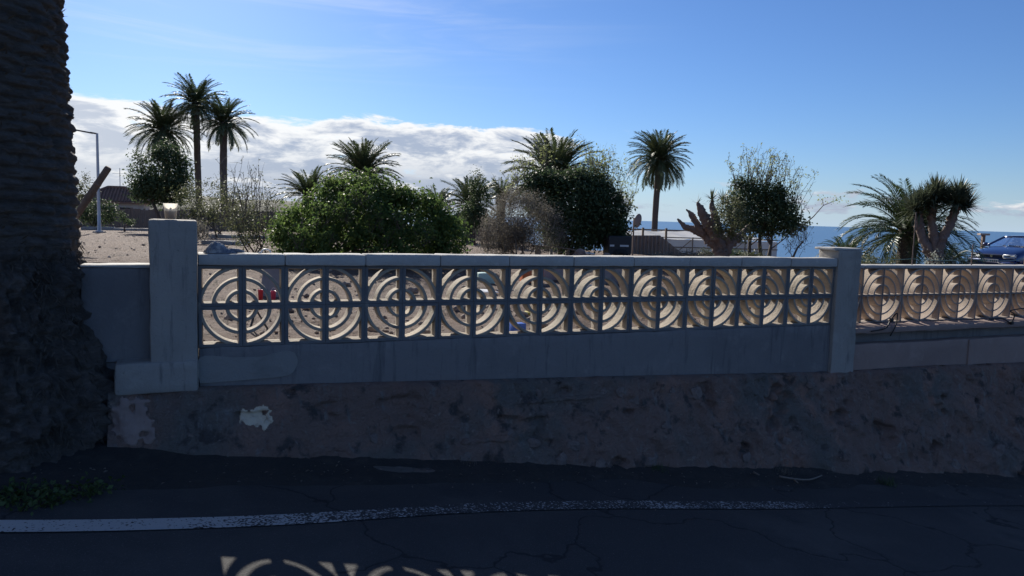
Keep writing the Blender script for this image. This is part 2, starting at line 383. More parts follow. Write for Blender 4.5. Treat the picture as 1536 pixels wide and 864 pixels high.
M['house'] = mat('house wall', (0.55,0.50,0.44), 0.9, [(0.8,(0.45,0.40,0.36),0.45,0.7)])
M['dark'] = mat('dark opening', (0.02,0.02,0.022), 0.5)
M['concrete'] = mat('old concrete', (0.33,0.31,0.29), 0.92, [(2,(0.24,0.225,0.21),0.42,0.7), (20,(0.40,0.38,0.35),0.55,0.75)], [(40,0.008)])
M['white_p'] = mat('white plastic', (0.72,0.71,0.68), 0.5, [(5,(0.60,0.58,0.55),0.5,0.75)])
M['red_p'] = mat('red plastic', (0.55,0.035,0.055), 0.4)
M['pink_p'] = mat('pinkish red plastic', (0.58,0.06,0.12), 0.4)
M['blue_p'] = mat('blue plastic', (0.02,0.10,0.45), 0.45)
M['orange_p'] = mat('orange plastic', (0.55,0.13,0.035), 0.5)
M['yellow_p'] = mat('yellow plastic', (0.55,0.45,0.08), 0.5)
M['grey_p'] = mat('grey sheet', (0.20,0.205,0.22), 0.6, [(4,(0.15,0.15,0.17),0.45,0.7)])
M['teal_p'] = mat('pale green plastic', (0.35,0.50,0.45), 0.5)
M['cloth'] = mat('crumpled rag', (0.20,0.21,0.24), 0.95, [(28,(0.42,0.41,0.40),0.48,0.60), (60,(0.10,0.12,0.17),0.55,0.65)], [(120,0.004)])
M['cup'] = mat('cup plastic', (0.90,0.87,0.80), 0.25, transl=0.55, alpha=0.62)
M['drink'] = mat('amber dregs', (0.50,0.26,0.07), 0.3, transl=0.5)
M['carpaint'] = mat('blue car paint', (0.014,0.036,0.135), 0.32, metal=0.25, coat=0.8)
M['carplastic'] = mat('car plastic', (0.025,0.027,0.032), 0.55)
M['glass'] = mat('car glass', (0.30,0.36,0.40), 0.03, transm=0.9, alpha=0.75)
M['lamp'] = mat('lamp glass', (0.70,0.74,0.78), 0.12, spec=0.8)
M['plate'] = mat('number plate', (0.72,0.72,0.70), 0.5)
M['ink'] = mat('plate ink', (0.03,0.03,0.04), 0.6)
M['chrome'] = mat('chrome', (0.75,0.76,0.78), 0.12, metal=1.0)
M['rubber'] = mat('tyre', (0.02,0.02,0.02), 0.85)
M['seat'] = mat('car seat', (0.10,0.11,0.13), 0.9)
def sea_mat():
    m = mat('sea water', (0.045,0.115,0.21), 0.3, [(0.0011,(0.06,0.14,0.24),0.42,0.66,(1,5,1)), (0.006,(0.04,0.10,0.19),0.48,0.7,(1,6,1))], [(0.02,2.2),(0.09,0.6)])
    return m
M['sea'] = sea_mat()

# ------------------------------------------------------------------ the setting: sea, plot, road, verge
n = 72; rr = [300, 900, 2500, 8000, 30000, 90000]
V = [(0, 0, -110)]; Fc = []
for r in rr: V += [(r*math.cos(2*PI*k/n), r*math.sin(2*PI*k/n), -110) for k in range(n)]
Fc += [(0, 1+k, 1+(k+1) % n) for k in range(n)]
for i in range(len(rr)-1): Fc += [(1+i*n+k, 1+(i+1)*n+k, 1+(i+1)*n+(k+1) % n, 1+i*n+(k+1) % n) for k in range(n)]
struct(MB().add(V, Fc).obj('sea', M['sea']))

# plot of dry soil behind the wall, falling away to the coast
us = np.concatenate([-np.geomspace(900, 12, 40), np.arange(-11.9, 16, 0.12), np.geomspace(16.2, 1500, 44)])
vs = np.concatenate([np.arange(0.06, 12, 0.10), np.geomspace(12.2, 1600, 90)])
U, Vv = np.meshgrid(us, vs, indexing='ij')
X = O.x+D.x*U-NV.x*Vv; Y = O.y+D.y*U-NV.y*Vv
Z = terr(X, Y)
P2 = np.stack([X, Y, np.zeros_like(X)], -1)
near = sstep(Vv, 45, 6)
Z = Z+near*(0.07*fbm(P2*0.9, 3, 3)+0.045*fbm(P2*4.0, 3, 9)*sstep(Vv, 0, 0.6)) + 0.25*fbm(P2*0.15, 2, 5)*sstep(Vv, 12, 40)*sstep(Vv, 120, 60)
# ruts worn by cars across the plot
for off in (0.0, 1.6):
    w = (Vv-(9.0+off+0.10*U+0.5*np.sin(U*0.35))); Z = Z-0.05*np.exp(-(w/0.22)**2)*near
struct(grid('plot_ground', np.stack([X, Y, Z], -1)[:, ::-1], M['soil']))
def plot_z(x, y): return float(terr(x, y))

# road sheet, dipping to the right along the wall
# low scrubby rise added behind the left fence, hiding glare off the sea
ax_ = np.linspace(-260, 6, 90); ay_ = np.linspace(0, 1, 24); U, Vv = np.meshgrid(ax_, ay_, indexing='ij')
hr = (E+1.6-0.012*(U+60)*(U > -60))*np.sin(PI*np.clip(Vv*1.0, 0, 1))**0.7+1.1*fbm(np.stack([U*.06, Vv*3, U*0], -1), 3, 4)*np.sin(PI*Vv)
struct(grid('added_rise', np.stack([U, 118+Vv*60-0.12*U*0, -6+(hr+6)*np.sin(PI*Vv)**0.5*sstep(U, 6, -40)], -1), M['scrubland']))
us = np.linspace(-14, 22, 145); vs = np.linspace(-0.10, 14, 57)
U, Vv = np.meshgrid(us, vs, indexing='ij')
X = O.x+D.x*U+NV.x*Vv; Y = O.y+D.y*U+NV.y*Vv
Z = road_z(X, Y)+0.004*fbm(np.stack([X, Y, X*0], -1)*0.8, 2, 2)
struct(grid('road', np.stack([X, Y, Z], -1), M['asphalt']))
# ground beyond the road's far side, so that the place goes on behind the viewer
us = np.linspace(-200, 200, 21); vs = np.array([13.9, 40, 120])
U, Vv = np.meshgrid(us, vs, indexing='ij')
X = O.x+D.x*U+NV.x*Vv; Y = O.y+D.y*U+NV.y*Vv
struct(grid('hillside', np.stack([X, Y, road_z(X, Y)+0.03+0.12*(Vv-13.9)], -1), M['scrubland']))

# worn edge line, traced along the carriageway
def ribbon(pts, width, lift):
    pts = [Vector(p) for p in pts]; L_, R_ = [], []
    for i, p in enumerate(pts):
        t = (pts[min(i+1, len(pts)-1)]-pts[max(i-1, 0)]).normalized(); nrm = Vector((-t.y, t.x, 0)).normalized()
        for S, s in ((L_, 1), (R_, -1)):
            q = p+nrm*s*width/2; S.append((q.x, q.y, road_z(q.x, q.y)+lift))
    return np.array([L_, R_])
def smooth_line(pts, k=12):
    pts = [Vector(p) for p in pts]; out = []
    for i in range(len(pts)-1):
        a, b, c, d = pts[max(i-1,0)], pts[i], pts[i+1], pts[min(i+2, len(pts)-1)]
        for j in range(k):
            t = j/k; out.append(0.5*((2*b)+(c-a)*t+(2*a-5*b+4*c-d)*t*t+(3*b-a-3*c+d)*t**3))
    return out+[pts[-1]]
LP = [hit_road(*p) for p in ((-160,790),(0,791),(160,789.5),(300,786),(380,783),(480,778),(660,766),(760,761.5),(900,758.5),(1000,758.5),(1150,759),(1300,757),(1420,755),(1536,754.5),(1750,750))]
sl = smooth_line(LP)
def worn_paint():
    m = mat('worn road paint', (0.034,0.034,0.036), 0.9, (), [(120,0.003)]); nt = m.node_tree; N = nt.nodes; L = nt.links; b = N['Principled BSDF']
    geo = N.new('ShaderNodeNewGeometry'); sp = N.new('ShaderNodeSeparateXYZ'); L.new(geo.outputs['Position'], sp.inputs[0])
    def nz(sc, d=5):
        n = N.new('ShaderNodeTexNoise'); n.inputs['Scale'].default_value = sc; n.inputs['Detail'].default_value = d; L.new(geo.outputs['Position'], n.inputs['Vector']); return n.outputs[0]
    def mth(op, a, c):
        n = N.new('ShaderNodeMath'); n.operation = op
        for x, i in ((a, 0), (c, 1)):
            if isinstance(x, (int, float)): n.inputs[i].default_value = x
            else: L.new(x, n.inputs[i])
        return n.outputs[0]
    wear = N.new('ShaderNodeValToRGB'); r = wear.color_ramp   # how much paint survives along the road
    for k, (pos, v) in enumerate(((0.0, .62), (0.26, .60), (0.33, .50), (0.40, .43), (0.55, .45), (0.66, .44), (0.72, .36), (0.86, .34), (1.0, .41))):
        e = r.elements[k] if k < 2 else r.elements.new(pos)
        e.position = pos; e.color = (v, v, v, 1)
    mr = N.new('ShaderNodeMapRange'); L.new(sp.outputs[0], mr.inputs[0]); mr.inputs[1].default_value = -4.0; mr.inputs[2].default_value = 5.0; L.new(mr.outputs[0], wear.inputs[0])
    f = mth('ADD', mth('MULTIPLY', nz(70, 6), 0.75), mth('MULTIPLY', nz(7), 0.25)); f = mth('SUBTRACT', wear.outputs[0], f)
    r2 = N.new('ShaderNodeMapRange'); r2.interpolation_type = 'SMOOTHSTEP'; L.new(f, r2.inputs[0]); r2.inputs[1].default_value = -0.03; r2.inputs[2].default_value = 0.04
    mx = N.new('ShaderNodeMix'); mx.data_type = 'RGBA'; L.new(r2.outputs[0], mx.inputs[0]); mx.inputs[6].default_value = (.040,.039,.040,1); mx.inputs[7].default_value = (.42,.41,.395,1)
    L.new(mx.outputs[2], b.inputs['Base Color']); return m
struct(grid('edge_line', ribbon(sl, 0.135, 0.007), worn_paint()))

# ------------------------------------------------------------------ the street wall
def on_wall(px, py, v=0.0):
    """picture ray met with the vertical plane v metres in front of the wall face -> (u, z)"""
    d = ray(px, py); p0 = O+NV*v; t = (p0-EYE).dot(NV)/d.dot(NV); p = EYE+d*t
    return (p-O).dot(D), p.z
def wthing(name, label, cat, u=0.0, v=0.0, z=0.0, group=None):
    o = thing(name, label, cat, group=group); o.matrix_world = Matrix.Translation(wloc(u, v, z)) @ Matrix.Rotation(TH, 4, 'Z'); return o

T = 0.11
def block_mesh(name, b, fr, radii, rw, T):
    mb = MB(); e = 0.0003
    lo, hi = e, b-e
    k = 0.003
    # square rim, mitred, with a small chamfer at the front edges
    for q in range(4):
        c, s = round(math.cos(q*PI/2)), round(math.sin(q*PI/2))
        h = b/2-e; i = h-fr
        prof = [(h, k), (h, T-k), (h-k, T), (i+k, T), (i-0.004, T/2), (i+k, 0), (h-k, 0)]
        V = []
        for sgn in (-1, 1):
            for r, y in prof:
                x, z = r, sgn*r
                V.append((x*c-z*s+b/2, y, x*s+z*c+b/2))
        m = len(prof)
        mb.add(V, [(j, (j+1) % m, (j+1) % m+m, j+m) for j in range(m)])
    for r0 in radii:
        r1 = r0+rw; ns = 14; V = []
        y0, y1 = 0.004, T-0.004; kk = 0.004
        pr = [(r0+0.002, y0+kk), (r0+kk+0.002, y0), (r1-kk, y0), (r1, y0+kk), (r1, y1-kk), (r1-kk, y1), (r0+kk+0.002, y1), (r0+0.002, y1-kk)]
        a0, a1 = 0.02, PI/2-0.02
        for j in range(ns+1):
            a = a0+(a1-a0)*j/ns
            for r, y in pr: V.append((min(r*math.cos(a), b-0.003), y, min(r*math.sin(a), b-0.003)))
        m = len(pr)
        mb.add(V, [(j*m+q, (j+1)*m+q, (j+1)*m+(q+1) % m, j*m+(q+1) % m) for j in range(ns) for q in range(m)])
    me = mb.mesh(name); return me

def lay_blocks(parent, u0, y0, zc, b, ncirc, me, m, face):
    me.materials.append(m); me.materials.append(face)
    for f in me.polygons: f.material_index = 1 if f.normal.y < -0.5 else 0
    for k in range(ncirc):
        for q in range(4):
            o = link('block', me, None, parent)
            jy = random.uniform(-0.003, 0.003)
            o.location = (u0+(2*k+1)*b, y0+jy, zc)
            o.rotation_euler = (random.uniform(-.006,.006), -q*PI/2, random.uniform(-.004,.004))

def rough_box(name, lo, hi, m, parent, step=0.06, amp=0.004, bev=0.012, seed=0):
    """box with worn, slightly wavy faces: rounded box from a subdivided cube"""
    lo = np.array(lo, float); hi = np.array(hi, float); s = hi-lo; mb = MB()
    nn = [max(2, int(round(s[i]/step))) for i in range(3)]
    def put(axis, side):
        o1, o2 = (axis+1) % 3, (axis+2) % 3
        a = np.concatenate([[0, bev], np.linspace(bev, s[o1]-bev, nn[o1]+1)[1:-1], [s[o1]-bev, s[o1]]])
        c = np.concatenate([[0, bev], np.linspace(bev, s[o2]-bev, nn[o2]+1)[1:-1], [s[o2]-bev, s[o2]]])
        A, C = np.meshgrid(a, c, indexing='ij'); P = np.zeros(A.shape+(3,))
        P[..., o1] = A; P[..., o2] = C; P[..., axis] = s[axis]*side
        i = np.arange(A.size).reshape(A.shape)
        Fq = np.stack([i[:-1,:-1], i[1:,:-1], i[1:,1:], i[:-1,1:]], -1).reshape(-1, 4)
        if side == 0: Fq = Fq[:, ::-1]
        mb.add(P.reshape(-1, 3), Fq)
    for ax in range(3):
        for sd_ in (0, 1): put(ax, sd_)
    Vt = np.concatenate(mb.V)
    inner = np.clip(Vt, bev, s-bev); dv = Vt-inner; ln = np.linalg.norm(dv, axis=1, keepdims=True); ln[ln == 0] = 1
    Vt = inner+dv/ln*bev+lo
    nrm = dv/ln
    Vt = Vt+nrm*(fbm(Vt*7.0+seed, 3, seed)*amp*2)[:, None]
    mb.V = [Vt]
    return mb.obj(name, m, parent, smooth=True)

# --- pierced panel
wall = wthing('garden_wall', 'long grey street wall panel pierced by ten ringed circles of cast blocks', 'wall')
RAD = (0.078, 0.155, 0.230)
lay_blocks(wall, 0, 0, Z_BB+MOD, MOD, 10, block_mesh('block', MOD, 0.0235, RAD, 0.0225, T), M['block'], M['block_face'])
for k in range(10):
    jl = 0.002
    c = rough_box('coping_stone', (k*2*MOD+jl, -0.028, Z_BT+0.001), ((k+1)*2*MOD-jl, 0.15, Z_CT+random.uniform(-.003,.003)), M['coping'], wall, 0.08, 0.003, 0.008, k)
    c.location.y = random.uniform(-.004, .004)
zb0, zb1 = z_base(0)-0.12, z_base(WL)-0.12
rough_box('plinth', (0.0, -0.004, zb1-0.05), (WL, 0.16, Z_BB-0.0005), M['render'], wall, 0.07, 0.005, 0.006, 3)
# paler filler smeared on the plinth at its left end
pt = []
ua, zt = on_wall(300, 533); ub, _ = on_wall(446, 533)
top = Z_BB-0.045; bot = z_base(0.2)+0.035
ptsx = [(0.006, bot-0.01), (ub*0.45, bot-0.004), (ub*0.80, bot+0.005), (ub*0.93, bot+0.02), (ub*0.99, bot+0.07), (ub, top-0.05), (ub*0.96, top-0.005), (ub*0.86, top+0.006), (ub*0.72, top-0.008), (ub*0.62, top-0.022), (ub*0.35, top-0.02), (0.006, top-0.012)]
sm = smooth_line([Vector((x, 0, z)) for x, z in ptsx]+[Vector((ptsx[0][0], 0, ptsx[0][1]))], 5)[:-1]
poly = [(p.x, p.z) for p in sm]
MB().prism(poly, -0.0125, -0.002).obj('filler_patch', M['patch'], wall)['label'] = 'paler filler smeared over the plinth'

# --- left pillar, its foot, and the lower plain wall
PW = 0.262
zpt = on_wall(265, 330, 0.05)[1]
pil = wthing('gate_pillar', 'square grey plastered pillar with a plastic cup on top', 'pillar', group=None)
rough_box('shaft', (-PW, -0.055, z_base(0)-0.02), (-0.0015, 0.205, zpt), M['plaster'], pil, 0.05, 0.003, 0.014, 21)
uf, zf = on_wall(165, 546, 0.07)
rough_box('foot', (uf+0.02, -0.075, z_base(-0.4)-0.03), (-0.0025, 0.22, zf), M['plaster'], pil, 0.05, 0.006, 0.02, 22)
lw = wthing('low_wall', 'lower plain grey wall between the palm trunk and the pillar', 'wall')
zl = on_wall(180, 401, -0.07)[1]
ue = on_wall(121, 440, -.07)[0]
rough_box('wall_body', (ue, 0.07, 0.3), (-PW-0.001, 0.21, zl), M['render'], lw, 0.08, 0.006, 0.012, 23)
rough_box('top_skim', (ue, 0.062, zl-0.001), (-PW-0.002, 0.217, zl+0.014), M['coping'], lw, 0.08, 0.004, 0.005, 24)

rw_ = wthing('rough_bank', 'rough rubble bank on the hidden side of the palm trunk', 'wall')
rough_box('bank_body', (-6.5, -0.03, 0.05), (-1.75, 0.25, 0.78), M['rubble'], rw_, 0.1, 0.04, 0.04, 77)

# --- right pillar
ur0 = WL+0.0015; ur1 = on_wall(1291, 400, 0.03)[0]
zrt = on_wall(1270, 376, 0.03)[1]; zrb = on_wall(1268, 557, 0.03)[1]
rp = wthing('wall_pillar', 'slim plain concrete pillar joining the two pierced wall panels', 'pillar')
rough_box('shaft', (ur0, -0.035, zrb-0.25), (ur1, 0.20, zrt), M['plaster'], rp, 0.05, 0.003, 0.010, 31)
rough_box('top_slab', (ur0-0.045, -0.03, zrt+0.0005), (ur1+0.004, 0.205, zrt+0.022), M['coping'], rp, 0.05, 0.003, 0.006, 32)

# --- second pierced wall, set back on a ledge
SB = 0.20
w2 = wthing('far_garden_wall', 'pinkish pierced block wall on a ledge beyond the slim pillar', 'wall')
b2 = 0.256
z2t = on_wall(1340, 402, -SB)[1]; z2b = z2t-2*b2
u2 = ur1+0.004-0.22
me2 = block_mesh('block', b2, 0.011, (0.088, 0.168, 0.236), 0.017, 0.13)
lay_blocks(w2, u2, SB, z2b+b2, b2, 9, me2, M['block2'], M['block_face2'])
u2e = u2+18*b2
for k in range(9):
    rough_box('coping_stone', (u2+k*2*b2+0.002, SB-0.012, z2t+0.001), (u2+(k+1)*2*b2-0.002, SB+0.145, z2t+0.026), M['coping'], w2, 0.1, 0.002, 0.006, 40+k)
zle = z2b-0.001
zrec = on_wall(1400, 511, 0.0)[1]
rough_box('ledge', (ur1+0.002, -0.03, zle-0.055), (u2e, SB+0.2, zle), M['terra'], w2, 0.08, 0.008, 0.012, 51)
rough_box('recess_wall', (ur1+0.002, 0.10, zrec-0.05), (u2e, SB+0.18, zle-0.056), M['render'], w2, 0.1, 0.004, 0.006, 52)
rough_box('lower_panel', (ur1+0.002, 0.0, zrb-0.45), (u2e, SB+0.19, zrec), M['terra'], w2, 0.07, 0.006, 0.012, 53)
up = on_wall(1456, 530, 0.01)[0]
for uu in (up, up+1.62):
    rough_box('pilaster', (uu-0.035, -0.016, zrb-0.4), (uu+0.035, 0.02, zrec-0.004), M['terra'], w2, 0.05, 0.004, 0.006, 54)

# --- rough stone and mortar footing that steps down to the road
def foot_top(u): return np.interp(u, [-4.5, 0, 1.5, 3.0, WL, WL+1.2, WL+3.0, 12.5], [0.50, 0.505, 0.455, 0.405, zrb+0.0, zrb-0.005, on_wall(1520, 546)[1], on_wall(1520, 546)[1]])
ft = thing('stone_footing', 'rough brown rubble and mortar footing below the pierced wall', 'footing')
us = np.arange(on_wall(160, 640, .15)[0], 12.4, 0.022); hs = np.linspace(0, 1, 46)
U, H = np.meshgrid(us, hs, indexing='ij')
topz = foot_top(U)
bx_ = O.x+D.x*U; by_ = O.y+D.y*U
batter = np.interp(U, [-3, -0.6, 0, 2.5, 5, 8, 12], [0.10, 0.12, 0.17, 0.27, 0.37, 0.50, 0.56])
lip = 0.075+0.0*U
off = lip+batter*(1-H)**1.2
rz0 = road_z(O.x+D.x*U+NV.x*off, O.y+D.y*U+NV.y*off)-0.05
zz = rz0+(topz-rz0)*np.minimum(H/0.93, 1.0)
off = np.where(H > 0.93, lip*(1-(H-0.93)/0.07)-0.02, off)
PP = np.stack([U, zz, U*0], -1)
rough = 0.075*fbm(PP*2.0, 3, 61)+0.035*fbm(PP*7.0, 3, 62)+0.03*fbm(PP*20.0, 3, 63)
# pits and gouges
pit = fbm(PP*np.array([4.0, 6.0, 1]), 3, 65); rough = rough-0.06*sstep(pit, 0.34, 0.50)
smooth_left = np.interp(U, [-1, 0.2, 2.2, 4], [0.5, 0.5, 0.75, 1.15])
off = off+rough*smooth_left*np.where(H > 0.955, 0.15, 1)
zz = zz+0.018*fbm(PP*9+5, 2, 66)*(H > 0.9)*(H < 0.94)
X = O.x+D.x*U+NV.x*off; Y = O.y+D.y*U+NV.y*off
grid('footing_body', np.stack([X, Y, zz], -1), M['rubble'], ft)
def on_foot(px, py):
    """where a sight line meets the footing face -> u, z, offset"""
    u, z = on_wall(px, py, 0.15)
    for _ in range(4):
        i = int(np.clip((u-us[0])/0.022, 0, len(us)-1)); col = zz[i]; j = int(np.argmin(np.abs(col[:43]-z))); o_ = float(off[i, j]); u, z = on_wall(px, py, o_)
    return u, z, o_
def blob(r, seed, flat=(1,1,1), n=10, rough=0.5):
    """a stone: lumpy sphere"""
    th = np.linspace(0, PI, n); ph = np.linspace(0, 2*PI, n+3)[:-1]; V = []
    V = [(math.sin(a)*math.cos(b), math.sin(a)*math.sin(b), math.cos(a)) for a in th for b in ph]; V = np.array(V)
    d = 1+rough*fbm(V*1.4+seed*3.7, 3, seed); V = V*d[:, None]*np.array(flat)*r; m = len(ph)
    return V, [(i*m+k, (i+1)*m+k, (i+1)*m+(k+1) % m, i*m+(k+1) % m) for i in range(n-1) for k in range(m)]
stone_me = [MB().add(*blob(1.0, s, (1,0.55,0.8), 9, 0.7)).mesh('stone', False) for s in range(5)]
for q in stone_me: q.materials.append(M['stone'])
for (px, py, r) in ((935,590,0.05),(955,600,0.075),(905,592,0.05),(1010,588,0.045),(1045,592,0.055),(1062,603,0.04),(812,590,0.045),(1215,580,0.05),(1232,588,0.04),(980,690,0.075),(860,672,0.06),(905,700,0.06),(845,690,0.045),
                    (1470,620,0.09),(1490,600,0.06),(1385,650,0.06),(1330,690,0.06),(1180,665,0.055),(1120,690,0.06),(1430,700,0.07),(1280,640,0.05),(770,655,0.06),(800,668,0.05),(1075,640,0.05),(700,690,0.05),(1500,680,0.08),(1000,640,0.04),(1350,600,0.05),(560,660,0.04)):
    u, z, o_ = on_foot(px, py); s = link('stone', random.choice(stone_me), None, ft)
    s.location = wloc(u, o_-0.42*r, z); s.scale = (r*random.uniform(.9,1.3),)*3; s.rotation_euler = (random.uniform(-.4,.4), random.uniform(-.5,.5), TH+random.uniform(-.5,.5))
def scab(name, px0, px1, py0, py1, m, parent, thick, seed, rag=0.75, fq=14):
    """irregular flake of plaster lying on the footing face: the face itself, lifted inside a ragged outline"""
    u0, z0, _ = on_foot(px0, py1); u1, z1, _ = on_foot(px1, py0); cu, cz = (u0+u1)/2, (z0+z1)/2; a, b = (u1-u0)/2, (z1-z0)/2
    fine_u = np.arange(max(u0-.6*a, us[0]), u1+.6*a, 0.008); nz_ = max(10, int((b*3.2)/0.008)); ix = (fine_u-us[0])/0.022; i0 = np.clip(np.floor(ix).astype(int), 0, len(us)-2); fr = ix-i0
    zcol = np.linspace(cz-1.6*b, cz+1.6*b, nz_); Pz = np.zeros((len(fine_u), nz_, 3)); keep = np.zeros((len(fine_u), nz_), bool)
    for k in range(len(fine_u)):
        zc = zz[i0[k], :43]*(1-fr[k])+zz[i0[k]+1, :43]*fr[k]; oc = off[i0[k], :43]*(1-fr[k])+off[i0[k]+1, :43]*fr[k]
        o_ = np.interp(zcol, zc, oc); tx, tz = (fine_u[k]-cu)/a, (zcol-cz)/b
        edge = (np.abs(tx)**3+np.abs(tz)**3)**(1/3)-1+rag*fbm(np.stack([0*tz+fine_u[k]*fq, zcol*fq, 0*tz+seed], -1), 3, seed)
        lift = thick*sstep(edge, 0.0, -0.18)-0.004+0.006*fbm(np.stack([0*tz+fine_u[k]*30, zcol*30, 0*tz], -1), 2, seed+1)*(edge < -.1)
        q_ = O+D*float(fine_u[k]); Pz[k, :, 0] = q_.x+NV.x*(o_+lift); Pz[k, :, 1] = q_.y+NV.y*(o_+lift); Pz[k, :, 2] = zcol; keep[k] = (edge < 0.06) & (zcol < zc.max()-.005) & (zcol > zc.min()+.005)
    idx = np.arange(keep.size).reshape(keep.shape); f = np.stack([idx[:-1,:-1], idx[1:,:-1], idx[1:,1:], idx[:-1,1:]], -1).reshape(-1, 4)
    f = f[keep.reshape(-1)[f].all(1)]; used, inv = np.unique(f, return_inverse=True)
    return MB().add(Pz.reshape(-1, 3)[used], inv.reshape(f.shape)).obj(name, m, parent, smooth=True)
scab('bare_plaster', 362, 404, 610, 646, M['cream'], ft, 0.012, 5, 1.15, 24)['label'] = 'cream patch of bare plaster where the render fell off'
scab('old_repair', 166, 234, 600, 672, M['terra'], ft, 0.014, 7, 0.9, 22)['label'] = 'squarish pinkish repair at the left end of the footing'
scab('mortar_smear', 690, 790, 648, 668, M['rubble'], ft, 0.02, 9)
scab('mortar_smear', 800, 900, 590, 606, M['rubble'], ft, 0.022, 12)
scab('mortar_smear', 420, 520, 655, 690, M['rubble'], ft, 0.014, 15, 1.2, 18)

# tongue of spilt concrete at the foot of the wall, and the dirt verge along it
p0 = hit_road(605, 706); q0 = []
n_ = 40
V = []
for f, h in ((0, 0.035), (0.5, 0.032), (0.85, 0.02), (1.0, -0.006)):
    for k in range(n_):
        t = 2*PI*k/n_; r = 1+0.25*float(fbm(np.array([math.cos(t)*1.3, math.sin(t)*1.3, 4.0]), 3, 8))
        p = p0+D*(0.36*r*f*math.cos(t))+NV*(0.15*r*f*math.sin(t)); V.append((p.x, p.y, road_z(p.x, p.y)+h))
tag(MB().add(V, [(q*n_+k, (q+1)*n_+k, (q+1)*n_+(k+1) % n_, q*n_+(k+1) % n_) for q in range(3) for k in range(n_)]).obj('spilt_concrete', M['rubble'], smooth=True), 'flat grey tongue of spilt concrete at the foot of the footing', 'concrete')
us_ = np.linspace(-4, 12.4, 330); vs_ = np.linspace(0, 1, 14)
U, H = np.meshgrid(us_, vs_, indexing='ij')
o0 = 0.03; o1 = np.interp(U, [-4, -0.6, 0.5, 2, 5, 8, 12], [0.85, 0.76, 0.60, 0.56, 0.66, 0.78, 0.85])+0.16*fbm(np.stack([U*1.5, U*0, U*0], -1), 4, 71)
Vv = o0+(o1-o0)*H
X = O.x+D.x*U+NV.x*Vv; Y = O.y+D.y*U+NV.y*Vv
hh = 0.075*(1-H)**1.5+0.004+0.03*(1-H)*fbm(np.stack([U*3, H*4, U*0], -1), 3, 72)
struct(grid('verge', np.stack([X, Y, road_z(X, Y)+hh-0.02*(H > 0.99)+0.012], -1), M['dirt']))

# ------------------------------------------------------------------ fronds and palms
def frond_mesh(name, elev, droop, npair=34, L=1.0, lw=0.17, wid=0.016, vee=0.35, seed=0, petiole=0.10):
    """a feather frond of length 1 in the x,z plane, with every leaflet a folded blade"""
    r = np.random.default_rng(seed); ns = 14; pts = [np.zeros(3)]; ang = []
    for i in range(ns):
        s = (i+0.5)/ns; a = elev-droop*s**1.4; ang.append(a); pts.append(pts[-1]+np.array([math.cos(a), 0, math.sin(a)])*L/ns)
    pts = np.array(pts); mb = MB()
    mb.tube(pts.tolist(), [0.012*(1-0.85*i/ns)+0.001 for i in range(ns+1)], 4)
    for k in range(npair):
        s = petiole+(1-petiole)*(k+0.5)/npair; f = s*ns; i = min(int(f), ns-1); p = pts[i]+(pts[i+1]-pts[i])*(f-i); a = ang[i]
        t = np.array([math.cos(a), 0, math.sin(a)]); up = np.array([-math.sin(a), 0, math.cos(a)])
        ln = lw*(0.35+0.65*math.sin(PI*min(1, (s-petiole*0.5)*0.62+0.30))**0.8)*r.uniform(.85, 1.1)
        for sd_ in (-1, 1):
            fw = 0.62+0.35*s+r.uniform(-.1, .1)
            d = t*fw+np.array([0, sd_, 0])*math.cos(vee)*0.9+up*math.sin(vee+r.uniform(-.2, .2))*0.6; d /= np.linalg.norm(d)
            tip = p+d*ln-np.array([0, 0, 0.22*ln*r.uniform(.3, 1.2)]); mid = p+d*ln*0.5
            w = np.cross(d, up); w /= np.linalg.norm(w)+1e-9; w = w*0.4+t*0.9; w /= np.linalg.norm(w)
            mb.add([p-w*wid*0.25, mid-w*wid*0.5, tip, mid+w*wid*0.5], [(0,1,2,3)])
    return mb.mesh(name)
ELEV = [85, 72, 60, 48, 36, 24, 12, 0, -14, -28, -42, -56]
FR = {}
def fronds(m, droop0, key, **kw):
    out = []
    for i, e in enumerate(ELEV):
        me = frond_mesh('frond', R(e), R(droop0)*(0.55+0.45*math.cos(R(max(e, 0)))), seed=100+i, **kw); me.materials.append(m); out.append(me)
    FR[key] = out
fronds(M['frond'], 62, 'old', npair=34, wid=0.034, lw=0.20)
fronds(M['frond2'], 95, 'young', npair=44, wid=0.020, lw=0.20)

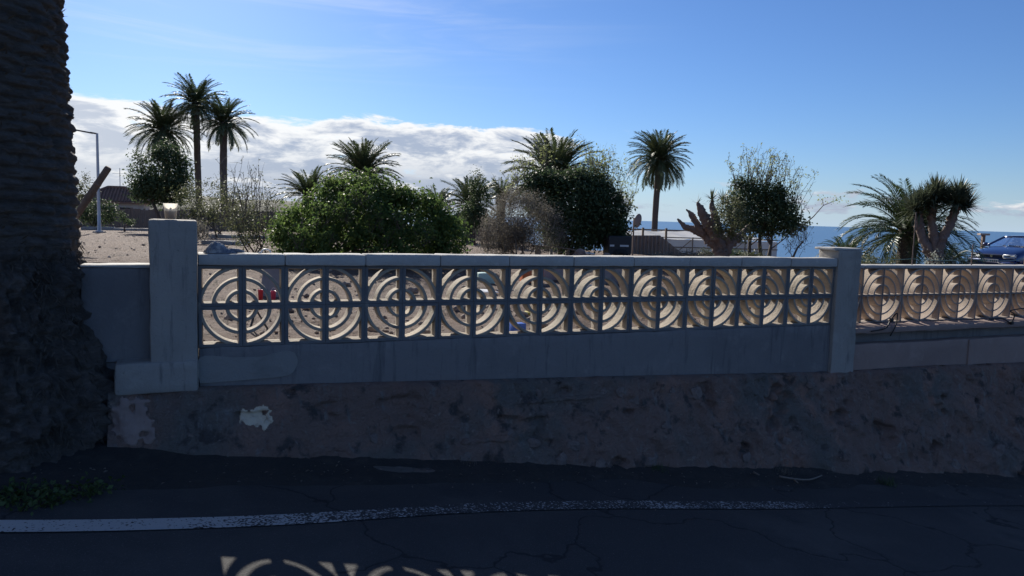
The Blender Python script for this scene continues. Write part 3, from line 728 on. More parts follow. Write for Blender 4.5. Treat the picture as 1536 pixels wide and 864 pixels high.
def palm_trunk(h, r, seed, flare=1.25, swell=1.25):
    n = 14; m = max(8, int(h/0.35)); mb = MB(); V = []
    for i in range(m+1):
        t = i/m; rad = r*(1+(flare-1)*math.exp(-t*h/0.5)+(swell-1)*max(0, (t*h-(h-0.9))/0.9)**1.5)
        for k in range(n):
            a = 2*PI*k/n; rr = rad*(1+0.10*random.uniform(-1, 1)*0.5); V.append((rr*math.cos(a)+0.04*math.sin(t*3+seed)*h*0.2, rr*math.sin(a), t*h))
    return mb.add(V, [(i*n+k, i*n+(k+1) % n, (i+1)*n+(k+1) % n, (i+1)*n+k) for i in range(m) for k in range(n)]), 0.04*math.sin(3+seed)*h*0.2
def palm(label, base, h, r, fl, nf, key='old', lo=-50, hi=85, seed=0, group=None, heart=True, name='palm_tree'):
    t = thing(name, label, 'palm', base, 0, group); q = np.random.default_rng(seed); random.seed(seed)
    if h > 0.3:
        mb, dx = palm_trunk(h, r, seed); mb.obj('trunk', M['far_bark'], t, smooth=True)
    else: dx = 0
    if heart:
        o = MB().add(*blob(1.0, seed, (1, 1, 1.25), 8, 0.4)).obj('leaf_bases', M['far_bark'], t, True); o.location = (dx, 0, h-0.05); o.scale = (r*1.25,)*3
    ga = PI*(3-math.sqrt(5))
    for i in range(nf):
        e = lo+(hi-lo)*((i+0.5)/nf)**0.85+q.uniform(-6, 6); j = int(np.argmin([abs(e-v) for v in ELEV]))
        f = link('frond', FR[key][j], None, t); s = fl*q.uniform(.86, 1.08)*(0.88 if e > 70 else 1)*(0.86 if e < -35 else 1)
        az = i*ga+q.uniform(-.2, .2)
        f.location = (dx+r*0.6*math.cos(az), r*0.6*math.sin(az), h+0.10*r+(e/90)*r*0.5); f.rotation_euler = (q.uniform(-.25, .25), math.radians(ELEV[j]-e), az); f.scale = (s, s, s)
    return t
def palm_at(label, px, py_crown, Y, r_px, fl_px, nf, **kw):
    b = g(px, Y, py_crown); top = at(px, py_crown, Y).z
    return palm(label, b, top-b.z, r_px/F*Y, fl_px/F*Y, nf, **kw)

# --- great palm trunk beside the road, close to the viewer
TB = hit_road(60, 735); TB = Vector((-3.09, 4.235, 0)); TB.z = road_z(TB.x, TB.y)
pt_ = thing('palm_trunk_by_road', 'massive rough palm trunk beside the road at the end of the wall', 'palm', TB)
na, nh, HT = 300, 900, 7.2
A, H = np.meshgrid(np.linspace(0, 2*PI, na+1), np.concatenate([np.linspace(0, 3.6, 720), np.linspace(3.62, HT, nh-720)]), indexing='ij')
TR = ([0, .35, .6, .85, 1.2, 1.6, 2.6, 4.5, 7.2], [.74, .70, .63, .56, .53, .52, .475, .44, .42])
rad = np.interp(H, *TR)
rows = H/0.062+1.3*fbm(np.stack([np.cos(A)*1.2, np.sin(A)*1.2, H*1.1], -1), 3, 41); ncol = 15
ph = A/(2*PI)*ncol+np.floor(rows)*0.5+0.18*fbm(np.stack([np.cos(A)*2, np.sin(A)*2, H*3], -1), 2, 5)
fr_ = rows-np.floor(rows); fc_ = np.abs((ph % 1)-0.5)*2
CSx = np.stack([np.cos(A), np.sin(A), H], -1)
scar = (1-fc_**2.2)*(sstep(fr_, 0.0, 0.25)*(1-sstep(fr_, 0.55, 1.0)))
var = 0.6+0.9*(vnoise(np.stack([np.floor(ph), np.floor(rows), rows*0], -1)*1.0+0.5, 3)+0.5)
shag = sstep(H, 0.95, 1.35)
rad = rad+shag*(0.022*scar*var+0.034*fbm(CSx*np.array([6, 6, 16]), 3, 8)+0.014*fbm(CSx*np.array([22, 22, 60]), 2, 9))
rad = rad+(1-shag)*(0.10*fbm(CSx*np.array([3.0, 3.0, 4.5]), 3, 12)+0.10*fbm(CSx*np.array([9, 9, 8]), 3, 13)+0.055*fbm(CSx*np.array([34, 34, 22]), 3, 14)+0.03*np.abs(fbm(CSx*np.array([60, 60, 14]), 2, 15)))
rad[-1] = rad[0]
PX = np.stack([rad*np.cos(A)-0.02*H*0, rad*np.sin(A), H-0.06], -1)
grid('trunk', PX, M['bark'], pt_)
# fibre ends and broken leaf bases bristling from the trunk
k = 3600; a = rng.uniform(0, 2*PI, k); h = 0.9+(4.2-0.9)*rng.uniform(0, 1, k)
r0 = np.interp(h, *TR)
base = np.stack([r0*np.cos(a), r0*np.sin(a), h], -1); outv = np.stack([np.cos(a), np.sin(a), 0*a], -1); tan = np.stack([-np.sin(a), np.cos(a), 0*a], -1)
ln = rng.uniform(0.015, 0.05, k)[:, None]; w = rng.uniform(0.003, 0.012, k)[:, None]
d = outv*rng.uniform(.35, 1, k)[:, None]+tan*rng.uniform(-.9, .9, k)[:, None]+np.array([0, 0, 1])*rng.uniform(-.5, .9, k)[:, None]
d /= np.linalg.norm(d, axis=1, keepdims=True)
tip = base+d*ln; sw = tan*w
quads('trunk_fibre', np.stack([base-sw, base+sw, tip+sw*0.2, tip-sw*0.2], 1), M['fibre'], pt_, 'stuff')
# matted rootlets at the foot
mb = MB(); q = np.random.default_rng(4)
for i in range(2200):
    a = q.uniform(PI*.9, 2.25*PI); h = q.uniform(0.02, 1.15)**0.9; rr = float(np.interp(h, *TR))+q.uniform(-.03, .02)
    ca, sa = math.cos(a), math.sin(a); p = np.array([rr*ca, rr*sa, h]); tn = np.array([-sa, ca, 0])
    dv = np.array([ca, sa, 0])*q.uniform(.05, .5)+tn*q.normal(0, .45)+np.array([0, 0, -q.uniform(.2, 1)]); dv /= np.linalg.norm(dv); l = q.uniform(.02, .06)
    p2 = p+dv*l*.5; p3 = p2+(dv+np.array([0, 0, -.5])+tn*q.normal(0, .3))*l*.4
    mb.tube([p, p2, p3], [0.0036, 0.003, 0.0014], 3, False)
mb.obj('rootlets', M['rootlet'], pt_, kind='stuff')
# crown high overhead, out of the picture but throwing real shade
for i in range(44):
    e = -35+115*((i+.5)/44); j = int(np.argmin([abs(e-v) for v in ELEV])); f = link('frond', FR['old'][j], None, pt_)
    f.location = (0, 0, HT-0.1); f.rotation_euler = (0, 0, i*2.39996); f.scale = (2.7,)*3

# ------------------------------------------------------------------ leafy plants
def leaf_quads(P, size, q, updir=None, aspect=0.5, flat=0.5):
    """diamond leaves at points P (k,3)"""
    k = len(P); nrm = q.normal(0, 1, (k, 3)); nrm[:, 2] = np.abs(nrm[:, 2])*(1+flat)
    if updir is not None: nrm = nrm*0.8+updir
    nrm /= np.linalg.norm(nrm, axis=1, keepdims=True)
    t = np.cross(nrm, q.normal(0, 1, (k, 3))); t /= np.linalg.norm(t, axis=1, keepdims=True)+1e-9; b = np.cross(nrm, t)
    s = (size*q.uniform(.6, 1.25, k))[:, None]
    fold = nrm*s*0.10
    return np.stack([P-t*s*0.5, P+b*s*aspect*0.5+fold, P+t*s*0.5-fold, P-b*s*aspect*0.5+fold], 1)
def lobes_clumps(lobes, nclump, q, shell=0.72):
    """clump centres spread through a union of ellipsoids, mostly near the surface"""
    w = np.array([l[3]*l[4]*l[5] for l in lobes])**0.67; w /= w.sum(); out = []
    while len(out) < nclump:
        i = q.choice(len(lobes), p=w); l = lobes[i]; v = q.normal(0, 1, 3); v /= np.linalg.norm(v)
        rad = shell+(1-shell)*q.uniform(0, 1)+(0.10*q.normal() if q.uniform() < .25 else 0)
        if q.uniform() < 0.22: rad = q.uniform(.2, shell)
        p = np.array(l[:3])+v*rad*np.array(l[3:6])
        if p[2] < 0.03: continue
        inside = any(((p-np.array(m[:3]))/np.array(m[3:6])) @ ((p-np.array(m[:3]))/np.array(m[3:6])) < 0.45 for m in lobes)
        if inside and q.uniform() < 0.7: continue
        out.append(p)
    return np.array(out)
def shrub(name, label, cat, base, lobes, nclump, per, csize, lsize, m, seed, trunks=5, trunk_r=0.05, bark='branch', branch_n=26, group=None, aspect=0.55, trunk_h=0.4, spread=0.25, trunk_at=None):
    """lobes in metres relative to the base"""
    q = np.random.default_rng(seed); t = thing(name, label, cat, base, 0, group)
    C = lobes_clumps(lobes, nclump, q)
    cen = np.mean([l[:3] for l in lobes], axis=0)
    P = np.repeat(C, per, 0)+q.normal(0, 1, (nclump*per, 3))*csize*q.uniform(.5, 1.2, (nclump*per, 1))
    P = P[P[:, 2] > 0.01]
    out = P-cen; out /= np.linalg.norm(out, axis=1, keepdims=True)+1e-9
    quads('crown', leaf_quads(P, lsize, q, out*0.7, aspect), M[m], t, 'stuff')
    lx = np.array([l[0] for l in lobes])
    mb = MB()
    starts = []
    for i in range(trunks):
        a = q.uniform(0, 2*PI); r = q.uniform(0, spread); p0 = np.array([r*math.cos(a), r*math.sin(a), -0.05])
        if trunk_at is not None: p0[:2] += np.array(trunk_at)
        tgt = np.array(lobes[i % len(lobes)][:3])
        p2 = p0+(tgt-p0)*q.uniform(.55, .9); p1 = p0+(p2-p0)*0.5+q.normal(0, .08, 3); p1[2] = max(p1[2], trunk_h*.5)
        mb.tube([p0, p1, p2], [trunk_r, trunk_r*.75, trunk_r*.4], 6); starts.append((p1, p2))
    mb.obj('trunk', M[bark], t, True)
    mb = MB()
    for i in range(branch_n):
        p1, p2 = starts[q.integers(len(starts))]; s = p1+(p2-p1)*q.uniform(.2, 1); e = C[q.integers(len(C))]
        mid = (s+e)/2+q.normal(0, .10, 3)*np.linalg.norm(e-s); mb.tube([s, mid, e], [trunk_r*.35, trunk_r*.22, trunk_r*.08], 4, False)
    if branch_n: mb.obj('branches', M[bark], t, kind='stuff')
    return t
def wands(parent, starts, q, n, lmin, lmax, lean, m_twig, m_leaf, lsize, nleaf, r=0.012, side=3, leaf_from=0.45, up=1.0, jitter=0.12, aspect=0.45, name='shoots'):
    """thin upright shoots with side twigs and small leaves"""
    mb = MB(); LPp = []
    for i in range(n):
        p = np.array(starts[q.integers(len(starts))])+q.normal(0, .06, 3); d = np.array([q.normal(0, lean), q.normal(0, lean), up]); d /= np.linalg.norm(d)
        l = q.uniform(lmin, lmax); ns = 6; pts = [p]; dd = d.copy()
        for k in range(ns):
            dd = dd+q.normal(0, jitter, 3)*0.6; dd[2] += 0.04; dd /= np.linalg.norm(dd); pts.append(pts[-1]+dd*l/ns)
        mb.tube(pts, [r*(1-k/(ns+1)) for k in range(ns+1)], 3, False)
        segs = [(pts[k], pts[k+1]) for k in range(ns)]
        for j in range(side):
            k = q.integers(2, ns); s = pts[k]; d2 = dd+q.normal(0, .6, 3); d2 /= np.linalg.norm(d2); l2 = l*q.uniform(.12, .30)
            e = s+d2*l2; mid = s+d2*l2*.5+q.normal(0, .03, 3); mb.tube([s, mid, e], [r*.5, r*.4, r*.15], 3, False); segs += [(mid, e)]*2
        for j in range(nleaf):
            a, b = segs[q.integers(int(len(segs)*leaf_from*0.6), len(segs))]; LPp.append(a+(b-a)*q.uniform()+q.normal(0, lsize*.5, 3))
    mb.obj(name, M[m_twig], parent, kind='stuff')
    if LPp: quads(name+'_leaves' if name != 'shoots' else 'shoot_leaves', leaf_quads(np.array(LPp), lsize, q, None, aspect), M[m_leaf], parent, 'stuff')
def lobe(px, py, Y, b, rpx, rpy, depth=0.8):
    """ellipsoid lobe from its place in the view at distance Y, relative to base b"""
    p = at(px, py, Y)-b; s = Y/F; return (p.x, p.y, p.z, rpx*s, rpx*s*depth, rpy*s)

# palms, far to near
palm_at('left palm of the far trio, short and lowest crown', 246, 196, 61, 4.2, 53, 84, seed=1, group='far trio of palms', lo=-55)
palm_at('tallest middle palm of the far trio', 296, 156, 64, 4.6, 46, 81, seed=2, group='far trio of palms', lo=-50)
palm_at('right palm of the far trio with thick leaf bases', 336, 186, 60, 5.2, 46, 81, seed=3, group='far trio of palms', lo=-48)
palm_at('palm crown rising behind the big green bush', 543, 262, 42, 7, 57, 73, seed=4, lo=-8)
palm_at('small palm tips at the left edge of the big green bush', 462, 296, 38, 7, 48, 54, seed=5, lo=0)
palm_at('palm tips behind the right end of the big green bush', 655, 312, 36, 7, 35, 40, seed=6, lo=0)
palm_at('low palm with ivy climbing beside it, behind the grey scrub', 706, 308, 34, 7, 51, 54, seed=7, lo=-25)
palm_at('small palm tuft between the ivy column and the scrub', 752, 300, 36, 6, 37, 40, seed=8, lo=0)
palm_at('big palm crown rising out of the dark ivy tree', 832, 268, 27, 12, 73, 84, seed=9, lo=-12)
palm_at('lone tall palm with a full round crown', 988, 240, 58, 4.5, 50, 112, seed=10, lo=-58)
palm_at('low palm tips just behind the slim wall pillar', 1268, 388, 24, 6, 48, 35, key='young', seed=11, lo=5)
palm_at('young spreading palm left of the dragon tree', 1362, 352, 24, 12, 101, 78, key='young', seed=12, lo=-18)
palm_at('low fan of fronds right of the dragon tree foot', 1426, 392, 25, 5, 51, 19, key='young', seed=13, lo=0, hi=60, heart=False)

# big green bush
Yb = 15.0; b = g(555, Yb, 400)
shrub('green_bush', 'broad glossy green bush behind the pierced wall', 'bush', b,
      [lobe(542,322,Yb,b,76,58), lobe(468,352,Yb,b,56,46), lobe(618,332,Yb,b,62,46), lobe(662,358,Yb,b,40,38), lobe(440,372,Yb,b,42,34), lobe(560,372,Yb,b,130,42), lobe(524,296,Yb+.3,b,38,28), lobe(585,308,Yb+.2,b,42,24), lobe(634,316,Yb,b,30,24), lobe(504,288,Yb,b,20,14), lobe(556,282,Yb,b,26,16)],
      760, 44, 0.12, 0.080, 'leaf_g', 21, trunks=9, spread=1.2, trunk_r=0.035)
q = np.random.default_rng(77); gb = bpy.data.objects['green_bush']
wands(gb, [tuple(at(px, py, Yb)-b) for px, py in ((440,330),(465,314),(500,288),(530,278),(560,278),(590,290),(620,304),(645,316),(670,335),(685,352),(425,348),(415,366),(455,310),(605,300),(515,290))], q, 80, .15, .36, .5, 'branch', 'leaf_g', .075, 16, r=.006, jitter=.2)
wands(gb, [tuple(at(px, py, Yb-1.2)-b) for px, py in ((450,370),(480,340),(520,330),(560,345),(600,340),(640,365),(540,310),(500,365),(580,370))], q, 90, .2, .5, .6, 'branch', 'leaf_g', .08, 18, r=.006, jitter=.2)
# leggy shrub on the left
Ys = 18.5; b = g(385, Ys, 390)
t = shrub('leggy_shrub', 'open leggy shrub of thin upright stems left of the green bush', 'shrub', b,
      [lobe(385,325,Ys,b,42,46), lobe(345,312,Ys,b,34,30), lobe(405,352,Ys,b,30,36), lobe(365,345,Ys,b,26,26)], 150, 20, 0.12, 0.062, 'leaf_o', 22, trunks=6, spread=.35, trunk_r=.022, branch_n=60)
wands(t, [(0.1,0,1.0), (-.3,0,1.0), (.35,.1,.8), (-.6,0,1.1), (0.2,0,.5), (-.1,.1,1.3)], np.random.default_rng(5), 26, .6, 1.35, .16, 'twig', 'leaf_o', .06, 6, r=.011)
Ys = 30; b = g(310, Ys, 390)
shrub('pale_shrub', 'pale loose shrub behind the leggy stems', 'shrub', b,
      [lobe(320,300,Ys,b,50,30), lobe(285,306,Ys,b,28,24), lobe(350,315,Ys,b,36,30), lobe(300,325,Ys,b,20,18)], 170, 26, 0.16, 0.085, 'leaf_o', 23, trunks=5, spread=.9, trunk_r=.04)
# dark two-headed tree beside the far palms
Yt = 36; b = g(250, Yt, 390)
shrub('dark_tree', 'dark leafy two-headed tree below the far trio of palms', 'tree', b,
      [lobe(252,262,Yt,b,30,44), lobe(210,262,Yt,b,15,28), lobe(268,255,Yt,b,16,28), lobe(235,285,Yt,b,30,18), lobe(245,232,Yt,b,14,16), lobe(215,282,Yt,b,16,16), lobe(270,280,Yt,b,16,20)], 330, 34, 0.20, 0.14, 'leaf_d', 24, trunks=3, spread=.2, trunk_r=.11)
Yt = 40; b = g(143, Yt, 390)
shrub('round_shrub', 'round dark shrub behind the street lamp', 'shrub', b, [lobe(148,318,Yt,b,26,17), lobe(128,322,Yt,b,16,14)], 110, 26, 0.16, 0.12, 'leaf_d', 25, trunks=3)
b = g(196, Yt-4, 390)
shrub('tiny_bush', 'tiny round bush in front of the far fence', 'bush', b, [lobe(195,331,Yt-4,b,6,6), lobe(184,325,Yt-4,b,5,7)], 24, 18, 0.08, 0.09, 'leaf_d', 26, trunks=1, branch_n=0)
b = g(287, 24, 390)
shrub('low_dark_scrub', 'low dark brown scrub heap behind the pillar top', 'scrub', b, [lobe(288,346,24,b,26,14), lobe(262,350,24,b,18,12), lobe(236,352,24,b,9,8)], 110, 30, 0.10, 0.06, 'leaf_s', 27, trunks=3, branch_n=20)
b = g(128, 60, 390)
shrub('thin_far_tree', 'thin feathery tree beyond the leaning pole', 'tree', b, [lobe(128,285,60,b,12,14), lobe(112,288,60,b,14,18), lobe(130,268,60,b,5,6)], 46, 20, 0.25, 0.18, 'leaf_o', 28, trunks=2, branch_n=16)
# ivy column
b = g(718, 31, 390)
shrub('ivy_column', 'narrow column of ivy standing in front of low palms', 'ivy', b, [lobe(716,278,31,b,13,18), lobe(722,300,31,b,11,26), lobe(712,318,31,b,15,22), lobe(706,330,31,b,18,18)], 130, 30, 0.12, 0.10, 'leaf_d', 29, trunks=2)
# dark ivy-covered tree
Yi = 21.0; b = g(850, Yi, 390)
ivy = shrub('ivy_tree', 'large dark ivy-covered tree right of the grey scrub', 'tree', b,
      [lobe(855,300,Yi,b,62,44), lobe(895,318,Yi,b,40,40), lobe(815,290,Yi,b,34,30), lobe(905,340,Yi,b,32,26), lobe(850,280,Yi,b,30,18), lobe(862,345,Yi,b,50,30), lobe(880,285,Yi,b,34,26), lobe(808,276,Yi,b,18,14), lobe(928,352,Yi,b,16,14), lobe(800,268,Yi,b,12,10), lobe(925,318,Yi,b,14,16)],
      700, 42, 0.14, 0.095, 'leaf_d', 30, trunks=5, spread=.5, trunk_r=.08)
s0 = [tuple(at(px, py, Yi+.3)-b) for px, py in ((795,275),(785,300),(778,290),(895,275),(905,285),(920,305),(935,325),(888,270),(905,300),(815,262))]
q = np.random.default_rng(6)
wands(ivy, s0, q, 80, .5, 1.3, .24, 'twig', 'leaf_y', .08, 15, r=.010, jitter=.16)
wands(ivy, [tuple(at(px, py, Yi+.2)-b) for px, py in ((890,285),(910,300),(925,320),(935,335))], q, 46, .7, 1.9, .2, 'twig', 'leaf_y', .085, 12, r=.009, up=1.1)
mbx = [tuple(at(px, py, Yi+.2)-b) for px, py in ((935,322),(940,318),(930,330))]
wands(ivy, mbx, q, 7, .6, 1.1, .1, 'twig', 'leaf_y', .06, 6, r=.008, up=.8)
wands(ivy, [tuple(at(px, py, Yi+.2)-b) for px, py in ((770,285),(780,300),(762,300))], q, 22, .4, .9, .32, 'twig', 'leaf_y', .07, 8, r=.009)
# grey dry scrub in front of it
Yg = 19.0; b = g(778, Yg, 390)
t = shrub('grey_scrub', 'dry grey-brown twiggy scrub left of the ivy tree', 'scrub', b,
      [lobe(785,325,Yg,b,48,38), lobe(755,345,Yg,b,32,34), lobe(815,345,Yg,b,38,34), lobe(770,305,Yg,b,24,20), lobe(745,368,Yg,b,26,18)], 620, 40, 0.10, 0.045, 'leaf_s', 31, trunks=9, spread=.5, trunk_r=.02, branch_n=150, bark='twig', aspect=.4)
wands(t, [tuple(at(px, py, Yg-.2)-b) for px, py in ((735,375),(720,370),(750,375),(730,360),(770,372))], q, 46, .3, .75, .45, 'twig', 'leaf_s', .03, 10, r=.007)
# tree with a dark heart and pale shoots, right of centre
Yr = 17.0; b = g(1146, Yr, 400)
tr = shrub('shoot_tree', 'small dark tree topped by pale upright shoots beside the pruned dragon tree', 'tree', b,
      [lobe(1140,315,Yr,b,40,36), lobe(1165,325,Yr,b,32,28), lobe(1120,295,Yr,b,24,26), lobe(1185,332,Yr,b,22,14), lobe(1110,325,Yr,b,20,22), lobe(1150,290,Yr,b,26,18), lobe(1112,282,Yr,b,10,12), lobe(1198,338,Yr,b,10,8), lobe(1172,298,Yr,b,14,12)],
      360, 34, 0.10, 0.072, 'leaf_d', 32, trunks=3, spread=.10, trunk_r=.055, trunk_h=.6)
qq = np.random.default_rng(91); C_ = lobes_clumps([lobe(1094,325,Yr-2.6,b,24,30), lobe(1110,345,Yr-2.6,b,18,18), lobe(1085,345,Yr-2.6,b,14,14), lobe(1082,318,Yr-2.6,b,12,14)], 240, qq)
quads('thin_foliage', leaf_quads(np.repeat(C_, 10, 0)+qq.normal(0, .055, (2400, 3)), .055, qq), M['leaf_o'], tr, 'stuff')
s0 = [tuple(at(px, py, Yr)-b) for px, py in ((1105,285),(1120,275),(1140,275),(1160,280),(1175,290),(1190,305),(1150,285),(1130,280))]
wands(tr, s0, q, 70, .45, 1.0, .34, 'twig', 'leaf_y', .055, 13, r=.009, jitter=.16)
wands(tr, [tuple(at(1195,330,Yr)-b), tuple(at(1190,320,Yr)-b)], q, 9, .5, 1.1, .15, 'twig', 'leaf_y', .05, 7, r=.009, up=.55)
mb = MB(); pts = [at(1180,352,Yr)-b, at(1200,342,Yr)-b, at(1220,325,Yr)-b, at(1235,308,Yr)-b, at(1256,300,Yr)-b]; mb.tube(pts, [.018,.016,.012,.009,.005], 5); mb.tube([pts[3], at(1233,298,Yr)-b], [.008,.004], 4)
mb.obj('long_branch', M['twig'], tr, kind='stuff')
quads('long_branch_leaves', leaf_quads(np.array([tuple(pts[4]+Vector(q.normal(0,.07,3)*np.array([1.8,1,.8]))) for _ in range(50)]+[tuple(at(1233,299,Yr)-b+Vector(q.normal(0,.06,3))) for _ in range(26)]), .05, q), M['leaf_y'], tr, 'stuff')
# bare little bush
b = g(1196, 16, 400); t = thing('bare_bush', 'small bare twiggy bush against the sea', 'bush', b)
q = np.random.default_rng(8); st = [tuple(at(1190, 385, 16)-b), tuple(at(1196, 372, 16)-b), tuple(at(1205, 362, 16)-b)]
mb = MB(); mb.tube([(0,0,-.05), st[0], st[1], st[2]], [.03,.025,.02,.012], 6); mb.obj('trunk', M['branch'], t, True)
wands(t, st, q, 34, .2, .52, .5, 'twig', 'leaf_o', .03, 7, r=.006, jitter=.2)
# silvery plant at the foot of the dragon tree
b = g(1402, 21, 400); t = thing('silvery_plant', 'small silvery leafed plant at the foot of the dragon tree', 'plant', b)
q = np.random.default_rng(9); cpts = [tuple(at(px, py, 21)-b) for px, py in ((1396,392),(1404,386),(1412,392),(1400,382),(1424,393),(1390,396))]
wands(t, [(0,0,0), (.05,0,.1), (-.1,0,.05)], q, 8, .4, .7, .25, 'branch', 'leaf_silver', .07, 4)
P = np.repeat(np.array(cpts), 24, 0)+q.normal(0, .07, (144, 3)); quads('leaves', leaf_quads(P, .085, q), M['leaf_silver'], t, 'stuff')
# hedge and weeds along the plot, seen just over the coping
q = np.random.default_rng(12)
for i, (px, py, Y, rx, ry, m) in enumerate(((1128,386,16,16,5,'leaf_o'), (1040,384,18,20,5,'leaf_s'), (1000,386,17,18,5,'leaf_s'), (1100,380,24,14,6,'leaf_d'), (1060,381,24,12,5,'leaf_o'), (1315,392,19,30,9,'leaf_o'), (1440,393,22,24,10,'leaf_o'), (1290,394,22,26,9,'leaf_d'))):
    b = g(px, Y, 400)
    shrub('low_scrub', ['short olive scrub at the foot of the shoot tree','dry tuft behind the coping left of the pruned dragon tree','dry tuft in front of the corrugated sheet','dark low scrub in front of the greenhouse','olive low scrub in front of the greenhouse','leafy scrub below the young palm','leafy scrub between dragon tree and car','dark scrub just right of the slim pillar'][i], 'scrub', b, [lobe(px,py,Y,b,rx,ry), lobe(px-rx*.5,py+2,Y,b,rx*.6,ry*.9), lobe(px+rx*.6,py+1,Y,b,rx*.5,ry*.8)], 46, 24, .07, .05, m, 60+i, trunks=2, trunk_r=.012, branch_n=10, group='low scrub on the plot')

# ------------------------------------------------------------------ dragon trees
def sword_head(c, n, L, w, q, up=0.35, lo=-0.5):
    """rosette of sword leaves about point c"""
    out = []
    for i in range(n):
        z = q.uniform(lo, 1); a = q.uniform(0, 2*PI); r = math.sqrt(max(0, 1-z*z)) if abs(z) < 1 else 0
        d = np.array([r*math.cos(a), r*math.sin(a), z+up]); d /= np.linalg.norm(d); s = np.cross(d, [0, 0, 1.0])+1e-6; s /= np.linalg.norm(s); l = L*q.uniform(.75, 1.1)
        b0 = np.array(c)+d*0.02; m1 = b0+d*l*.55; t1 = b0+d*l-np.array([0, 0, l*.12*(1-z)])
        out.append([b0-s*w*.5, b0+s*w*.5, m1+s*w*.42, m1-s*w*.42]); out.append([m1-s*w*.42, m1+s*w*.42, t1+s*w*.04, t1-s*w*.04])
    return np.array(out)
def limb(t, pts, rad, name='branch', n=14, m='dragon', rough=0.7):
    V = MB(); P = smooth_line(pts, 9); k = len(P)-1; rr = [float(np.interp(i/k, np.linspace(0, 1, len(rad)), rad))*(1+0.07*math.sin(i*2.3)) for i in range(k+1)]
    V.tube(P, rr, n); W = V.V[0]; ctr = W.reshape(-1, n, 3).mean(1).repeat(n, 0); dr = W-ctr; V.V[0] = ctr+dr*(1+rough*fbm(W*np.array([14, 14, 11])+len(t.children)*3, 3, 7)+0.5*rough*fbm(W*38, 2, 8))[:, None]
    return V.obj(name, M[m], t, True)
Yd = 21.5; b = g(1404, Yd, 400); t = thing('dragon_tree', 'dragon tree with several stout trunks topped by spiky heads', 'tree', b); s = Yd/F
q = np.random.default_rng(14)
root = at(1402, 390, Yd)-b
limb(t, [(0,0,-.1), root*0.6, root], [13*s, 11*s, 10*s], 'trunk')
for (pts, r0, r1) in (([(1400,386),(1388,366),(1380,344),(1377,318)], 7, 5.5), ([(1402,386),(1401,358),(1398,332),(1399,305)], 6.5, 5.5), ([(1405,386),(1414,358),(1426,334),(1436,308)], 7, 5.5)):
    dy = q.uniform(-.3, .3); P3 = [at(x, y, Yd+dy*(i/3))-b for i, (x, y) in enumerate(pts)]; limb(t, P3, [r0*s, r0*.95*s, r1*s])
    quads('leaf_rosette', sword_head(P3[-1], 170, 36*s, 3.2*s, q, .35, -.7), M['leaf_dr'], t, 'stuff')
for px, py in ((1400,300),(1434,302),(1372,316),(1446,314),(1418,306),(1384,308),(1438,296),(1404,294)):
    c = at(px, py, Yd)-b; quads('leaf_rosette', sword_head(c, 120, 34*s, 2.8*s, q, .45, -.6), M['leaf_dr'], t, 'stuff')
# pruned dragon tree, stumpy grey arms
Yd = 15.0; b = g(1083, Yd, 400); t = thing('pruned_dragon_tree', 'pruned dragon tree with bare stumpy arms left of the shoot tree', 'tree', b); s = Yd/F
root = at(1083, 378, Yd)-b
limb(t, [(0,0,-.1), root*.5, root], [12*s, 11*s, 10*s], 'trunk')
for (pts, r) in (([(1083,380),(1072,366),(1058,354),(1040,344),(1028,340),(1016,328)], (11,9,7,5,4,1.2)), ([(1056,352),(1048,340),(1040,328),(1036,320),(1029,314)], (5,5.5,4.5,3.5,1)), ([(1082,372),(1070,350),(1061,335),(1053,318),(1046,303)], (8,8,9,6,1.5)), ([(1084,372),(1080,350),(1073,330),(1069,312),(1068,300)], (6,5,6,5,2)), ([(1086,378),(1098,364),(1110,354),(1124,338)], (8,7,5,2.5)), ([(1090,366),(1098,350),(1099,336),(1094,322)], (5,4.5,4.5,3))):
    dy = q.uniform(-.4, .4); limb(t, [at(x, y, Yd+dy*(i/5))-b for i, (x, y) in enumerate(pts)], [k*s for k in r])
for px, py, n_ in ((1068,300,44),(1090,308,50),(1046,305,9),(1095,322,60),(1084,300,34)):
    quads('leaf_rosette', sword_head(at(px, py, Yd)-b, n_, 17*s, 1.5*s, q, .3), M['leaf_dr'], t, 'stuff')

# ------------------------------------------------------------------ far structures
# board fence closing the plot
def board_fence(label, px0, px1, Y0, Y1, ztop_py0, ztop_py1, pitch=0.16, post_every=14):
    a = g(px0, Y0); c = g(px1, Y1); d = (c-a); n_ = max(2, int(math.hypot(d.x, d.y)/pitch)); z0 = at(px0, ztop_py0, Y0).z; z1 = at(px1, ztop_py1, Y1).z
    t = thing('board_fence', label, 'fence', a); mb = MB(); q = random.Random(3); ang = math.atan2(d.y, d.x); posts = []
    for i in range(n_):
        f = i/n_; p = d*f; top = z0+(z1-z0)*f-a.z+q.uniform(-.05, .05); base = float(terr(a.x+p.x, a.y+p.y))-a.z-0.2
        Mx = Matrix.Translation((p.x, p.y, 0)) @ Matrix.Rotation(ang, 4, 'Z')
        mb.box((0, -0.012+q.uniform(-.008, .008), base), (pitch*0.90, 0.014, top), Mx)
        if i % post_every == 0: posts.append((Mx, base, top))
    mb.obj('boards', M['fence'], t, kind='stuff')
    for Mx, base, top in posts: MB().box((-.05, .02, base), (.05, .12, top+.06), Mx).obj('post', M['wood'], t)
    for h in (0.3, 0.75):
        mbr = MB(); ht0 = (z0-a.z)*h; ht1 = (z1-a.z)*h
        mbr.tube([(0, .05, ht0), (d.x, d.y+.05, ht1)], .035, 4).obj('rail', M['wood'], t)
    return t
board_fence('long brown board fence at the back of the plot, left side', 95, 455, 46, 44, 312, 318)
board_fence('brown board fence seen between the green bush and the grey scrub', 640, 790, 40, 38, 334, 340)

